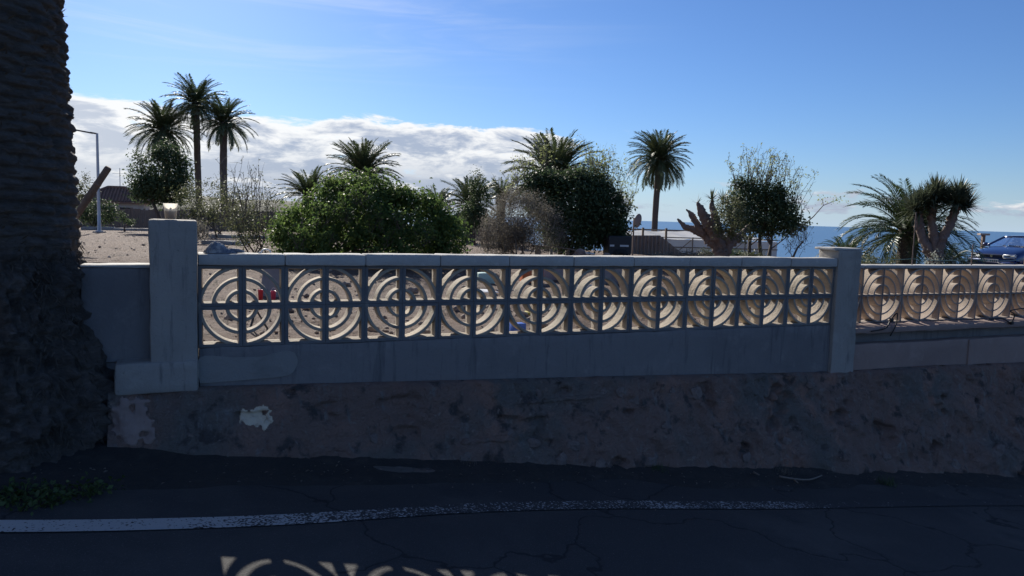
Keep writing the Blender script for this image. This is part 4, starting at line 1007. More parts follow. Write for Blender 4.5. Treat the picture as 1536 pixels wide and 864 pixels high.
# house with hipped tiled roof
def hip_house(label, px, Y, w, dpt, h, rh, rz, eave_py, mast=False):
    b = g(px, Y); ez = at(px, eave_py, Y).z; t = thing('tiled_house', label, 'house', (b.x, b.y, b.z), rz); H = ez-b.z
    MB().box((-w/2, -dpt/2, -.5), (w/2, dpt/2, H)).obj('wall', M['house'], t)
    o = 0.5; r = (w-dpt)/2*0.9
    V = [(-w/2-o,-dpt/2-o,H), (w/2+o,-dpt/2-o,H), (w/2+o,dpt/2+o,H), (-w/2-o,dpt/2+o,H), (-r,0,H+rh), (r,0,H+rh)]
    V += [(x,y,z-.12) for x,y,z in V[:4]]
    rf = MB().add(V, [(0,1,5,4),(1,2,5),(2,3,4,5),(3,0,4),(0,6,7,1),(1,7,8,2),(2,8,9,3),(3,9,6,0),(9,8,7,6)]).obj('roof', M['tile'], t)
    V = [Vector(v) for v in V]
    for a, c in ((0,4),(3,4),(1,5),(2,5),(4,5)): MB().tube([V[a]+Vector((0,0,.05)), V[c]+Vector((0,0,.05))], .14, 6).obj('ridge_tiles', M['tile'], rf)
    # courses of barrel tiles on the two faces in view
    for (A, B, C, Dd, name) in ((V[0], V[1], V[5], V[4], 'tile_course'), (V[3], V[0], V[4], V[4], 'tile_course'), (V[1], V[2], V[5], V[5], 'tile_course')):
        mb = MB(); m_ = int((B-A).length/0.28)
        for i in range(m_+1):
            f = i/m_; p = A+(B-A)*f; along = (B-A).normalized(); s0 = (p-A).length; sl = (B-A).length
            # run up the slope until the hip line
            top = Dd+(C-Dd)*f if (C-Dd).length > .01 else C
            # straight up-slope direction
            mid = (A+B)/2; apex = (C+Dd)/2; upv = (apex-mid); upv = upv-along*upv.dot(along)
            l0 = (Dd-A).dot(along); l1 = (B-C).dot(along)
            k_ = min(1.0, s0/max(l0, .01), (sl-s0)/max(l1, .01))
            if k_ > .03: mb.tube([p+Vector((0,0,.03)), p+upv*k_+Vector((0,0,.03))], .085, 5, False)
        mb.obj(name, M['tile'], rf, kind='stuff')
    for x in (-w*.25, w*.2):
        wn = MB().box((x-.5, -dpt/2-.03, H-1.6), (x+.5, -dpt/2+.05, H-.5)).obj('window', M['dark'], t); MB().box((x-.6, -dpt/2-.10, H-1.7), (x+.6, -dpt/2-.02, H-1.6)).obj('sill', M['house'], wn)
    if mast:
        tz = at(px, 252, Y).z-b.z; MB().tube([(.3,0,H+rh*.9), (.3,0,tz)], .035, 5).obj('mast', M['galv'], t)
        MB().tube([(-.35,0,tz-.5), (.9,0,tz-.5)], .02, 4).obj('antenna_bar', M['galv'], t)
    return t
hip_house('far house with a brown hipped tile roof behind the street lamp', 176, 72, 5.2, 3.6, 2, 1.35, R(18), 303, mast=True)
hip_house('low brown roof seen between the bushes', 704, 52, 4.0, 3.2, 2, 0.9, R(-12), 341)

# concrete kerbs and heaps at the back of the plot
def kerb(label, px0, py0, px1, py1, Y, h, w):
    a = g(px0, Y, py0); c = g(px1, Y, py1); t = thing('low_kerb', label, 'kerb', a, math.atan2(c.y-a.y, c.x-a.x)); L_ = math.hypot(c.x-a.x, c.y-a.y)
    x = 0; 
    while x < L_:
        l = min(random.uniform(.8, 1.4), L_-x); rough_box('kerb_stone', (x+.01, 0, -.1), (x+l-.01, w, h*random.uniform(.85, 1.1)), M['concrete'], t, .3, .02, .03, int(x*10)); x += l
kerb('low concrete kerb across the plot beside the scrub heap', 306, 340, 450, 345, 30, .16, .3)
kerb('low concrete kerb in front of the far board fence', 120, 338, 300, 340, 38, .14, .3)
kerb('nearer low kerb right of the pillar', 300, 350, 372, 352, 24, .12, .25)

# corrugated sheet fence, one end cut on a slope
a = at(930, 352, 29); c = at(1042, 352, 29); t = thing('corrugated_fence', 'brown corrugated sheet fence with a sloping right end', 'fence', (a.x, a.y, float(terr(a.x, a.y)))); zb = t.location.z
Ls = c.x-a.x; n_ = 260; V = []
for i in range(n_+1):
    x = Ls*i/n_; f = i/n_; top = at(930+112*f, 352+1.5*f, 29).z-zb
    px_ = 930+112*f; cut = 353+max(0, (px_-990)/(1026-990))*28; top = min(top, at(px_, cut, 29).z-zb)
    y = 0.035*math.sin(x/0.145*2*PI); V += [(x, y, -.3), (x, y, top)]
MB().add(V, [(2*i, 2*i+2, 2*i+3, 2*i+1) for i in range(n_)]).obj('sheet', M['sheet'], t)
MB().add([(v[0], v[1]+.012, v[2]) for v in V], [(2*i+1, 2*i+3, 2*i+2, 2*i) for i in range(n_)]).obj('sheet_back', M['sheet'], t)
for x in (0.1, .9, 1.8): MB().box((x-.04, .06, -.3), (x+.04, .14, 1.0)).obj('post', M['wood'], t)

# greenhouse of pale plastic on a timber frame, lower down the slope
Yg = 40.0; a = at(955, 345, Yg); gz0 = float(terr(a.x, a.y)); t = thing('greenhouse', 'pale plastic greenhouse on thin posts between lone palm and pruned dragon tree', 'greenhouse', (a.x, Yg, gz0))
zt = at(1000, 346, Yg+7).z-gz0; ze = at(1000, 357, Yg).z-gz0; Lg = at(1150, 350, Yg).x-a.x+.6; x0 = -1.2
nx, ny = 60, 14; Ux, Uy = np.meshgrid(np.linspace(x0, Lg, nx), np.linspace(0, 1, ny), indexing='ij')
Pz = ze+(zt-ze)*Uy+0.06*fbm(np.stack([Ux*.8, Uy*4, Ux*0], -1), 3, 4)-0.05*np.abs(np.sin(Ux*PI/1.4))
grid('roof_sheet', np.stack([Ux, Uy*7, Pz], -1), M['plastic_sheet'], t)
Pf = np.stack([Ux, -0.02+0.05*fbm(np.stack([Ux*1.5, Uy*4, Ux*0], -1), 3, 6), -.6+(ze+.5)*Uy+.05], -1)
grid('front_sheet', Pf, M['plastic_sheet'], t)
x = x0
while x <= Lg: MB().tube([(x, -.10, -.6), (x, -.10, ze+.08)], .03, 5).obj('post', M['wood'], t); x += 1.4
for h in (ze+.03, ze*.62, ze*.28): MB().tube([(x0, -.10, h), (Lg, -.10, h+.02)], .028, 5).obj('rail', M['wood'], t)
for xa in (x0, x0+2.8, x0+5.6): MB().tube([(xa, -.11, 0), (xa+1.4, -.11, ze)], .022, 4).obj('brace', M['wood'], t)
MB().tube([(x0, 7, zt+.03), (Lg, 7, zt+.03)], .05, 5).obj('ridge_beam', M['wood'], t)

# street lamp with flat panel head
Yl = 34; b = g(149, Yl, 347); b.z = at(149, 347, Yl).z; t = thing('street_lamp', 'slim white street lamp with a flat panel head behind the palm trunk', 'street lamp', b)
zt = at(146, 200, Yl).z-b.z; xt = at(146, 200, Yl).x-b.x
MB().lathe([(.16, 0), (.16, .03), (.075, .04), (.07, 1.0), (.05, zt)], 12).obj('post', M['galv'], t, True)
MB().box((-.2, -.2, -.25), (.2, .2, .0)).obj('base', M['concrete'], t)
h0 = Vector((0, 0, zt-.02)); h1 = at(116, 195, Yl)-b; h1.y = h0.y; d = (h1-h0)
MB().tube([h0, h0+d*.35], .035, 6).obj('arm', M['black_steel'], t)
ang = math.atan2(d.z, d.x); Mx = Matrix.Translation(h0+d*.3) @ Matrix.Rotation(-ang, 4, 'Y')
MB().box((0, -.16, -.02), (d.length*.7, .16, .045), Mx, .012).obj('lamp_head', M['black_steel'], t)

# leaning wooden pole
Yp = 18; a = at(163, 251, Yp); c = at(118, 318, Yp); d = (c-a); k_ = 1.0
while (a+d*k_).z > terr((a+d*k_).x, Yp)-.1: k_ += .02
b = a+d*k_; t = thing('leaning_pole', 'thick weathered wooden pole leaning to the right beside the trunk', 'pole', b)
MB().tube([Vector((0,0,0)), (a-b)*.5, (a-b)*.985, (a-b)], [.09, .086, .08, .066], 14).obj('shaft', M['pole'], t, True)
MB().tube([(a-b)*.80, (a-b)*.82], .088, 14).obj('band', M['rust'], t, True)

# round panel on a post, and T post
Yq = 27; b = g(950, Yq, 352); t = thing('mirror_post', 'small rounded panel on a thin post at the edge of the ivy tree', 'sign', b)
c = at(955, 331, Yq)-b; MB().tube([(0,0,-.1), (0,0,c.z+.1)], .03, 6).obj('post', M['rust'], t)
V, Fq = blob(1.0, 3, (.15,.05,.26), 12, .05); o = MB().add(V, Fq).obj('panel', M['sheet'], t, True); o.location = (c.x+.03, -.06, c.z); o.rotation_euler = (0, R(14), R(20))
Yq = 30; b = g(1471, Yq, 400); t = thing('flat_topped_post', 'rusty post with a flat top plate left of the blue car', 'post', b)
zt = at(1471, 351, Yq).z-b.z; MB().box((-.055,-.055,-.1), (.055,.055,zt-.05)).obj('post', M['rust'], t); MB().box((-.19,-.12,zt-.05), (.19,.12,zt+.03), None, .01).obj('top_plate', M['sheet'], t)

# ------------------------------------------------------------------ blue car
def make_car():
    # x = forwards, y = left, z up
    bpt = at(1487, 395, 25.5); gx_, gy_ = bpt.x, bpt.y; b = Vector((gx_, gy_, at(1520, 354, 27.5).z-1.285))
    ang = math.atan2(-math.cos(R(60)), -math.sin(R(60)))   # nose towards the viewer, turned a little left
    t = thing('blue_car', 'dark blue hatchback parked behind the far wall at the right edge', 'car', b, ang)
    # stations: x, half width, bottom, belt, top(centre)
    S = [(0.0,.62,.30,.50,.56),(-.03,.72,.24,.60,.66),(-.12,.78,.20,.66,.73),(-.35,.81,.20,.73,.82),(-.75,.825,.20,.81,.90),(-1.08,.83,.20,.87,.95),(-1.25,.83,.20,.89,.95),(-2.0,.835,.20,.90,.92),(-3.0,.83,.20,.92,.94),(-3.55,.81,.22,.92,.95),(-3.80,.76,.28,.88,.92),(-3.86,.66,.34,.80,.84)]
    V = []; 
    for x, w, zb, be, tp in S:
        pr = [(w*.86, zb), (w*.97, zb+.06), (w, zb+(be-zb)*.45), (w*.995, zb+(be-zb)*.80), (w*.955, be), (w*.80, be+(tp-be)*.62), (w*.45, tp-.008), (0, tp)]
        V += [(x, -y, z) for y, z in pr]+[(x, y, z) for y, z in pr[-2::-1]]
    m = 15; nS = len(S)
    Fq = [(i*m+k, i*m+k+1, (i+1)*m+k+1, (i+1)*m+k) for i in range(nS-1) for k in range(m-1)]
    Fq += [tuple(range(m))[::-1], tuple(range((nS-1)*m, nS*m))]
    body = MB().add(V, Fq).obj('body', M['carpaint'], t, True)
    sb = body.modifiers.new('soft', 'SUBSURF'); sb.levels = 1; sb.render_levels = 1
    # greenhouse
    A = [(-1.08,.72,.955),(-1.80,.585,1.235),(-2.3,.57,1.27),(-3.05,.56,1.245),(-3.66,.68,.95)]
    def P(i, s, k=1.0): x, w, z = A[i]; return Vector((x, s*w*k, z))
    def pane(pts, name, m_, par, bulge=Vector((0,0,0)), nn=6):
        a, b_, c_, d_ = pts; G = np.zeros((nn+1, nn+1, 3))
        for i in range(nn+1):
            for j in range(nn+1):
                u, v = i/nn, j/nn; p = (a*(1-u)+b_*u)*(1-v)+(d_*(1-u)+c_*u)*v+bulge*(4*u*(1-u))*(0.5+v*.5); G[i, j] = p
        return grid(name, G, m_, par)
    fw = Vector((.07,0,.02))
    pane([P(0,1,.95), P(0,-1,.95), P(1,-1,.93), P(1,1,.93)], 'windscreen', M['glass'], t, fw)
    pane([P(4,-1,.9), P(4,1,.9), P(3,1,.9), P(3,-1,.9)], 'rear_window', M['glass'], t, Vector((-.05,0,0)))
    G = np.zeros((9, 9, 3))
    for i in range(9):
        for j in range(9):
            v = i/8; s = -1+2*j/8; x = A[1][0]+(A[3][0]-A[1][0])*v; w = np.interp(x, [A[3][0], A[2][0], A[1][0]], [.56,.57,.585]); z = np.interp(x, [A[3][0], A[2][0], A[1][0]], [1.245,1.27,1.235]); G[i, j] = (x+.05*(1-s*s)*(1 if v < .2 else 0), s*w, z+.035*(1-s**2)-.0*abs(s))
    rf = grid('roof', G, M['carpaint'], t); md = rf.modifiers.new('thick', 'SOLIDIFY'); md.thickness = .03
    for s in (-1, 1):
        MB().tube([P(0,s), P(1,s)+Vector((0,0,.01)), P(2,s), P(3,s), P(4,s)], [.035,.032,.03,.035,.05], 8).obj('pillar_frame', M['carpaint'], t, True)
        bx = -2.25; bp = Vector((bx, s*.80, .92)); tp_ = Vector((bx-.03, s*.575, 1.25)); MB().tube([bp, tp_], .04, 6).obj('door_pillar', M['carplastic'], t, True)
        pane([Vector((-1.2,s*.78,.91)), Vector((-2.25,s*.79,.92)), Vector((-2.28,s*.58,1.25)), Vector((-1.74,s*.59,1.22))], 'side_window', M['glass'], t)
        pane([Vector((-2.25,s*.79,.92)), Vector((-3.5,s*.75,.94)), Vector((-3.05,s*.565,1.23)), Vector((-2.28,s*.58,1.25))], 'side_window', M['glass'], t)
        # lamps, mirrors
        MB().box((-.10,-.20,-.075), (.03,.20,.075), None, .03).obj('headlight', M['lamp'], t, True).matrix_basis = Matrix.Translation((-.015, s*.545, .605)) @ Matrix.Rotation(s*R(14), 4, 'Z')
        V2, F2 = blob(1, 5, (.08,.11,.075), 9, .05); mo = MB().add(V2, F2).obj('mirror', M['carpaint'], t, True); mo.location = (-1.32, s*.93, .97)
        MB().tube([(-1.30, s*.78, .92), (-1.32, s*.90, .95)], .025, 6).obj('mirror_arm', M['carplastic'], t)
        for x in (-.72, -3.12):
            w_ = MB().lathe([(.19,-.09),(.285,-.10),(.30,-.06),(.30,.06),(.285,.10),(.19,.09)], 24).obj('wheel', M['rubber'], t, True); w_.location = (x, s*.735, .30); w_.rotation_euler = (PI/2, 0, 0)
            MB().lathe([(.0,-.06*s*-1),(.06,.06*s),(.12,.05*s),(.19,.085*s)], 20).obj('rim', M['galv'], w_, True)
            ar = MB().lathe([(.34,0),(.34,.02),(.30,.02)], 24).obj('wheel_arch', M['carplastic'], t); ar.location = (x, s*.81, .32); ar.rotation_euler = (s*-PI/2, 0, 0)
        st = MB().box((-.08,-.22,0), (.08,.22,.52), None, .05).obj('seat_back', M['seat'], t, True); st.location = (-2.05, s*.36, .55); st.rotation_euler = (0, R(-12), 0)
        hd = MB().box((-.05,-.13,0), (.05,.13,.18), None, .04).obj('headrest', M['seat'], t, True); hd.location = (-2.19, s*.36, 1.04); hd.rotation_euler = (0, R(-12), 0)
        MB().box((-2.1,s*.84-.012,.76), (-1.95,s*.84+.012,.79), None, .004).obj('door_handle', M['carplastic'], t)
    MB().box((-.02,-.34,.565), (.022,.34,.655), None, .012).obj('grille', M['carplastic'], t)
    for k in range(3): MB().box((.02,-.33,.580+k*.026), (.028,.33,.588+k*.026)).obj('grille_bar', M['carpaint'], t)
    MB().lathe([(0,.0),(.045,.0),(.048,-.012)], 18).obj('round_badge', M['chrome'], t).matrix_basis = Matrix.Translation((.036,0,.612)) @ Matrix.Rotation(PI/2, 4, 'Y')
    bm_ = MB().box((-.25,-.80,.30), (.075,.80,.50), None, .05).obj('bumper', M['carpaint'], t, True)
    MB().box((-.2,-.6,.16), (.04,.6,.29), None, .03).obj('air_dam', M['carplastic'], t)
    pl = MB().box((.077,-.26,.385), (.086,.26,.495), None, .003).obj('number_plate', M['plate'], t)
    q = random.Random(2)
    for k in range(7):
        y = .20-k*.062; 
        if k == 4: continue
        MB().box((.087, y-.018, .412), (.089, y+.018, .468)).obj('plate_character', M['ink'], pl)
    MB().tube([(-1.02,.45,.935), (-1.22,.05,1.02)], .012, 4).obj('wiper', M['carplastic'], t); MB().tube([(-1.02,-.1,.94), (-1.22,-.5,1.0)], .012, 4).obj('wiper', M['carplastic'], t)
    V2 = MB().lathe([(.165,-.015),(.185,0),(.165,.015),(.15,0),(.165,-.015)], 20).obj('steering_wheel', M['carplastic'], t, True); V2.location = (-1.55,.36,.95); V2.rotation_euler = (0, R(65), 0)
    MB().box((-1.5,-.74,.80), (-1.1,.74,.90), None, .03).obj('dashboard', M['carplastic'], t)
make_car()

# ------------------------------------------------------------------ wire strung on rods along the far wall
t = wthing('wire_fence', 'thin rods carrying a green wire on top of the far pierced wall', 'fence')
tops = []
for px, pyt, pyb in ((1368,318,396), (1457,366,398), (1536,368,399)):
    u, zb = on_wall(px, pyb, -SB-.06); _, zt = on_wall(px, pyt, -SB-.06); MB().tube([(u, SB+.06, z2t), (u, SB+.06, zt)], .006, 6).obj('rod', M['rust'], t); tops.append(u)
zw = z2t+.085
us_w = [u2+.05]+tops+[u2e]
for i in range(len(us_w)-1):
    a, c = us_w[i], us_w[i+1]; MB().tube([(a+(c-a)*f, SB+.06, zw-.015*4*f*(1-f)) for f in np.linspace(0, 1, 8)], .0028, 5).obj('wire', M['wire'], t)
# black cable clipped to the ledge
for j, pts in enumerate(([(1305,497),(1325,492),(1335,480),(1344,470),(1340,488),(1334,504)], [(1480,480),(1500,478),(1515,484),(1520,472),(1512,466),(1530,463),(1560,460)])):
    P_ = [Vector((on_wall(x, y, .03)[0], -.045-.01*math.sin(i*2), on_wall(x, y, .04)[1])) for i, (x, y) in enumerate(pts)]
    t = wthing('black_cable', ['black cable knotted on the ledge beside the slim pillar', 'black cable and clip on the ledge at the right edge'][j], 'cable')
    MB().tube(smooth_line(P_, 6), .006, 6).obj('cable', M['cable'], t, True)
    MB().box((P_[2].x-.018,-.06,P_[2].z-.018), (P_[2].x+.018,-.032,P_[2].z+.018), None, .006).obj('clip', M['cable'], t)

# ------------------------------------------------------------------ small things on and behind the wall
u, z = on_wall(256, 330, -.06)
t = wthing('plastic_cup', 'small clear plastic cup with amber dregs on the pillar top', 'cup', u, -.06, zpt+.003)
MB().lathe([(.0,.002),(.028,.002),(.030,.0),(.0405,.088),(.0425,.092),(.0415,.094),(.0395,.090),(.029,.005),(0,.005)], 28).obj('cup_wall', M['cup'], t, True)
MB().lathe([(0,.0065),(.0285,.0065),(.034,.048),(0,.048)], 24).obj('drink', M['drink'], t, True)
MB().tube([(.004,.0,.008), (.0,.006,.085)], .006, 8).obj('dark_stripe', M['pole'], t, True)  # dark rod standing in for the stripe of refracted shade in the cup
# rag
u, z = on_wall(332, 376, -.05); t = wthing('crumpled_rag', 'crumpled grey and white rag lying on the coping', 'rag', u, -.06, Z_CT)
th = np.linspace(0, 2*PI, 70); rr = np.linspace(0, 1, 26); Ta, Ra = np.meshgrid(th, rr, indexing='ij')
X = .105*Ra*np.cos(Ta)*(1+.25*fbm(np.stack([np.cos(Ta)*2, np.sin(Ta)*2, Ta*0], -1), 3, 2)); Y = .045*Ra*np.sin(Ta)*(1+.3*fbm(np.stack([np.cos(Ta)*2, np.sin(Ta)*2, Ta*0+4], -1), 3, 2))
X[-1] = X[0]; Y[-1] = Y[0]
Zr = .05*np.sqrt(np.clip(1-Ra**2.5, 0, 1))*(np.exp(-((X+.035)/.06)**2)+.35)+.05*(1-Ra)*np.abs(fbm(np.stack([X*26, Y*26, X*0], -1), 3, 5))+.001
grid('cloth', np.stack([X, Y, Zr], -1), M['cloth'], t)
MB().tube([(.06,0,.016), (.10,-.01,.014), (.135,-.012,.010)], [.016,.013,.007], 8).obj('twisted_end', M['cloth'], t, True)
u, z = on_wall(399, 378, -.05); t = wthing('white_loop', 'small white plastic loop lying on the coping', 'loop', u, -.06, Z_CT)
MB().tube([(.028*math.cos(a)-.0, .01*math.sin(a), .004+.022*math.sin(a)) for a in np.linspace(0, PI, 12)]+[(-.045,.0,.004)], .005, 6).obj('loop', M['white_p'], t, True)

# clutter on the plot, seen through and over the blocks
def drop(px, py):
    """a point on the plot ground along a sight line"""
    d = ray(px, py); t_ = 1.0
    for _ in range(400):
        p = EYE+d*t_
        if p.z < terr(p.x, p.y)+.0: break
        t_ *= 1.01
    p.z = float(terr(p.x, p.y)); return p
def bucket(label, px, py, m, s=1.0, tilt=(0,0,0)):
    p = drop(px, py); t = thing('plastic_bucket', label, 'bucket', p); t.rotation_euler = tilt; t.scale = (s, s, s*2.6)
    MB().lathe([(0,.01),(.10,.01),(.105,0),(.135,.26),(.145,.265),(.145,.28),(.128,.275),(.098,.02),(0,.02)], 24).obj('pail', M[m], t, True)
    MB().tube([(.14*math.cos(a), .05, .24+.10*math.sin(a)) for a in np.linspace(0, PI, 12)], .005, 5).obj('handle', M['white_p'], t)
bucket('red plastic bucket behind the first circle of blocks', 391, 456, 'red_p', 0.2)
bucket('pinkish red bucket right of the red one', 410, 457, 'pink_p', 0.2)
p = drop(404, 447); t = thing('grey_board', 'grey board propped upright behind the red buckets', 'board', p, R(-20))
MB().box((-.13,-.015,0), (.13,.015,.42), Matrix.Rotation(R(-12), 4, 'X'), .004).obj('board', M['grey_p'], t)
p = drop(384, 498); t = thing('metal_stand', 'small dark metal stand on the soil behind the first circle', 'stand', p, R(15))
for i in range(3): MB().tube([(.10*math.cos(i*2.1), .10*math.sin(i*2.1), 0), (0,0,.18)], .008, 5).obj('leg', M['black_steel'], t)
MB().lathe([(.0,.18),(.06,.18),(.06,.20),(0,.20)], 14).obj('plate', M['black_steel'], t)
def slab(name, label, cat, px, py, size, m, rot, lift=0.0):
    p = drop(px, py); p.z += lift; t = thing(name, label, cat, p); t.rotation_euler = rot; sx, sy, sz = size
    rough_box('body', (-sx/2, -sy/2, 0), (sx/2, sy/2, sz), M[m], t, .1, .006, .008, int(px)); return t
slab('white_tray', 'pale green plastic tray behind the fourth circle', 'tray', 728, 425, (.26,.2,.16), 'teal_p', (0,0,.3))
slab('white_board', 'broken white board on the soil behind the fourth circle', 'board', 726, 440, (.34,.2,.03), 'white_p', (.1,.05,.5))
slab('orange_crate', 'orange plastic crate behind the fifth circle', 'crate', 797, 424, (.34,.26,.24), 'orange_p', (0,0,.2))
slab('blue_can', 'blue plastic can at the foot of the fifth circle', 'can', 776, 502, (.12,.10,.10), 'blue_p', (0,0,.4))
slab('yellow_scrap', 'yellow plastic scrap on the rubble behind the fifth circle', 'scrap', 797, 474, (.14,.09,.03), 'yellow_p', (.1,.2,.4))
slab('grey_box', 'grey box behind the upper half of the fifth circle', 'box', 833, 420, (.5,.3,.3), 'grey_p', (0,0,.15))
slab('paver', 'loose concrete paver leaning behind the sixth circle', 'paver', 880, 440, (.4,.25,.07), 'concrete', (.5,0,.4))
slab('dark_box', 'dark box behind the sixth circle', 'box', 925, 426, (.55,.35,.32), 'grey_p', (0,0,-.1))
# bench made of hollow blocks, boards and stones seen above the coping
Yb = 19.5
def block_stack(label, px0, px1, py_top, name='hollow_block'):
    a = g(px0, Yb, 380); c = g(px1, Yb, 380); zt = at(px0, py_top, Yb).z
    t = thing(name, label, 'block', (a.x, Yb, a.z)); w = c.x-a.x
    rough_box('body', (0,0,0), (w,.22,zt-a.z), M['concrete'], t, .08, .006, .01, int(px0)); return zt
z1_ = block_stack('left upright hollow block holding a small bench top', 802, 811, 371)
block_stack('right upright block holding a small bench top', 825, 829, 373)
a = g(801, Yb); c = g(831, Yb); t = thing('bench_board', 'short weathered board laid over two upright blocks', 'board', (a.x, Yb, z1_+.001), 0)
rough_box('board', (0,-.02,0), (c.x-a.x,.24,.045), M['wood'], t, .08, .004, .006, 3)
a = at(830, 370, Yb); c = at(868, 376, Yb); t = thing('loose_rail', 'thin loose rail sloping down from the bench board', 'rail', a); MB().tube([(0,0,0), c-a], .02, 6).obj('rail', M['wood'], t)
MB().tube([(c-a)*.6, (c-a)*.6+Vector((0,0,-.3))], .03, 6).obj('prop', M['wood'], t)
for i, (px, py, r, lab) in enumerate(((873,380,.13,'pinkish stone lump under the white board end'), (866,384,.10,'smaller stone left of the pinkish lump'), (912,384,.10,'stone below the ivy tree'))):
    p = g(px, Yb); o = tag(MB().add(*blob(r, 20+i, (1.3,1,1), 10, .5)).obj('loose_stone', M['terra']), lab, 'stone', 'loose stones on the plot'); o.location = (p.x, Yb, max(p.z+.05, at(px, py, Yb).z-.02))
a = at(878, 379, Yb-.2); t = thing('white_plank', 'white plank resting on stones below the ivy tree', 'plank', a, R(-4)); rough_box('plank', (0,-.05,-.02), (.24,.05,.02), M['white_p'], t, .1, .002, .004, 4); t.rotation_euler = (0, R(6), R(-4))
b = g(928, 20.5); t = thing('dark_trailer', 'dark boxy trailer with white strips under the ivy tree', 'trailer', b, R(8))
zt = at(928, 354, 20.5).z-b.z; MB().box((-.33,-.3,.22), (.30,.3,zt), None, .02).obj('box', M['black_steel'], t)
for x0_, x1_ in ((-.30,-.18), (-.02,.22)): MB().box((x0_,-.312,zt-.28), (x1_,-.301,zt-.23)).obj('white_strip', M['white_p'], t)
for s in (-1, 1):
    w_ = MB().lathe([(.08,-.05),(.2,-.05),(.2,.05),(.08,.05)], 18).obj('wheel', M['rubber'], t, True); w_.location = (0, s*.36, .2); w_.rotation_euler = (PI/2, 0, 0)
# rubble, clods and stones on the dry soil
q = np.random.default_rng(31); mb = MB(); bm0 = [blob(1, s, (1,1,.7), 5, .6) for s in range(6)]
for i in range(7000):
    v = 0.25+26*q.uniform()**2.0; u = q.uniform(-3.5-v*.6, 6.5+v*.9); p = wloc(u, -v-.12, 0); r = 0.006+0.030*q.uniform()**5*(1+v*.02)
    z = terr(p.x, p.y)+.07*fbm(np.array([p.x*.9, p.y*.9, 0]), 3, 3)+.045*fbm(np.array([p.x*4, p.y*4, 0]), 3, 9)
    Vb, Fb = bm0[i % 6]; mb.add(Vb*r+np.array([p.x, p.y, z+r*.2]), Fb)
o = mb.obj('scattered_pebbles', M['clod'], kind='stuff'); o['label'] = 'pebbles and clods strewn over the dry soil'
ORD = ('first','second','third','fourth','fifth','sixth','seventh','eighth','ninth','tenth')
def stone_label(px, py):
    c = sum(px > e for e in (428,549,662,767,862,950,1035,1112,1187))
    if px < 297: return 'loose stone on the soil below the street lamp'
    return 'loose stone on dry soil seen through the %s %s quarter of the %s circle' % ('upper' if py < 455 else 'lower', 'left' if px < (297,428,549,662,767,862,950,1035,1112,1187)[c]+(131,121,113,105,95,88,85,77,75,66)[c]/2 else 'right', ORD[c])
k = 0
for (px, py, r) in ((430,470,.06),(560,500,.05),(640,505,.045),(690,470,.07),(700,480,.05),(780,478,.07),(800,486,.06),(812,492,.05),(770,462,.06),(830,470,.05),(620,440,.06),(520,430,.06),(870,470,.05),(345,482,.05),(395,520,.04),(350,465,.05),(190,356,.07),(200,357,.06),(178,357,.05)):
    p = drop(px, py); o = tag(MB().add(*blob(r, 40+k, (1.2,1,.8), 9, .6)).obj('loose_stone', M['clod' if k % 3 else 'stone']), stone_label(px, py), 'stone', 'loose stones on the plot'); o.location = (p.x, p.y, p.z+r*.4); k += 1

q = np.random.default_rng(55); bl = []
for i in range(420):
    v = 0.4+24*q.uniform()**1.6; u = q.uniform(-3-v*.5, 6.5+v*.9); p = wloc(u, -v-.12, 0); z = terr(p.x, p.y); nb = 12; a = q.uniform(0, 2*PI, nb)
    b0 = np.array([p.x, p.y, z])+np.stack([q.normal(0, .03, nb), q.normal(0, .03, nb), 0*a], -1); d = np.stack([np.cos(a)*.8, np.sin(a)*.8, .7+0*a], -1)*q.uniform(.03, .12, nb)[:, None]; s = np.stack([-np.sin(a), np.cos(a), 0*a], -1)*.003
    bl.append(np.stack([b0-s, b0+s, b0+d+s*.2, b0+d-s*.2], 1))
o = quads('dry_grass', np.concatenate(bl), M['leaf_s'], None, 'stuff'); o['label'] = 'thin dry grass tufts on the bare plot'
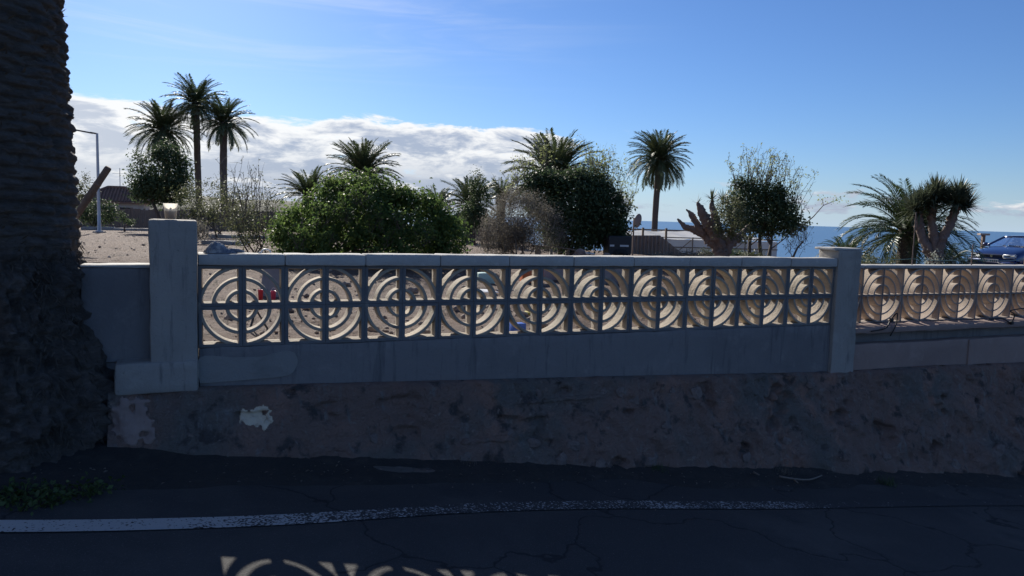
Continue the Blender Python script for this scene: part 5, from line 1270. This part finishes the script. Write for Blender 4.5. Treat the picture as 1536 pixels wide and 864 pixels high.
# ------------------------------------------------------------------ roadside litter and weeds
q = np.random.default_rng(17)
p = hit_road(70, 752); t = thing('roadside_weeds', 'low patch of green weeds at the foot of the palm trunk', 'weeds', p)
cl = [tuple(hit_road(px, py)-p) for px, py in ((5,752),(20,758),(40,748),(60,760),(75,752),(95,756),(115,745),(135,748),(150,742),(30,768),(12,742),(60,742))]
P = np.repeat(np.array(cl), 36, 0)+q.normal(0, 1, (12*36, 3))*np.array([.05, .045, .018])+np.array([0, 0, .035]); P[:, 2] = np.maximum(P[:, 2], P[:, 2]*0+.004)
quads('weed_leaves', leaf_quads(P, .032, q, None, .6), M['weed'], t, 'stuff')
mb = MB()
for c in cl:
    for j in range(6): a = np.array(c); mb.tube([a, a+q.normal(0, .035, 3)*np.array([1, 1, .3])+np.array([0, 0, .05])], .0022, 3, False)
mb.obj('stems', M['weed'], t, kind='stuff')
for j, (px, py) in enumerate(((985,712),(1330,728),(700,704),(1175,716))):
    p = hit_road(px, py); t = thing('grass_tuft', ['small grass tuft below the footing under the sixth circle', 'green tuft at the footing below the slim pillar', 'tuft beside the spilt concrete', 'dry tuft beside the fallen twig'][j], 'grass', p, 0, 'tufts along the footing')
    a = q.uniform(0, 2*PI, 70); b0 = np.stack([q.normal(0, .035, 70), q.normal(0, .03, 70), 0*a], -1); d = np.stack([np.cos(a)*.5, np.sin(a)*.5, 1+0*a], -1)*q.uniform(.04, .10, 70)[:, None]; s = np.stack([-np.sin(a), np.cos(a), 0*a], -1)*.002
    quads('blades', np.stack([b0-s, b0+s, b0+d+s*.2, b0+d-s*.2], 1), M['weed' if j < 2 else 'leaf_s'], t, 'stuff')
for j, pts in enumerate(([(1168,724),(1190,728),(1212,729),(1226,725),(1232,722)], [(1130,718),(1138,722)], [(1190,729),(1196,734)], [(340,697),(352,694)])):
    t = thing('fallen_twig', ['pale curved twig lying on the verge below the right pillar', 'short upright twig left of the curved twig', 'tiny twig under the curved twig', 'short twig on the verge below the cream patch'][j], 'twig', hit_road(*pts[0]), 0, 'twigs on the verge')
    P_ = [hit_road(*c)+Vector((0, 0, .05))-t.location for c in pts]; MB().tube(smooth_line(P_, 4), [.009-.004*i/(4*(len(P_)-1)) for i in range(4*(len(P_)-1)+1)], 6).obj('twig', M['twig'], t, True)
k = 420; px = q.uniform(-50, 1650, k); py = 700+q.normal(0, 1, k)*14+px*.018; P = []
for a, c in zip(px, py): h = hit_road(a, max(c, 690)); P.append((h.x, h.y, h.z+.03+q.uniform(0, .015)))
o = quads('leaf_litter', leaf_quads(np.array(P), .022, q, np.array([0, 0, 2.0]), .45), M['leaf_s'], None, 'stuff'); o['label'] = 'dry leaf litter along the verge'
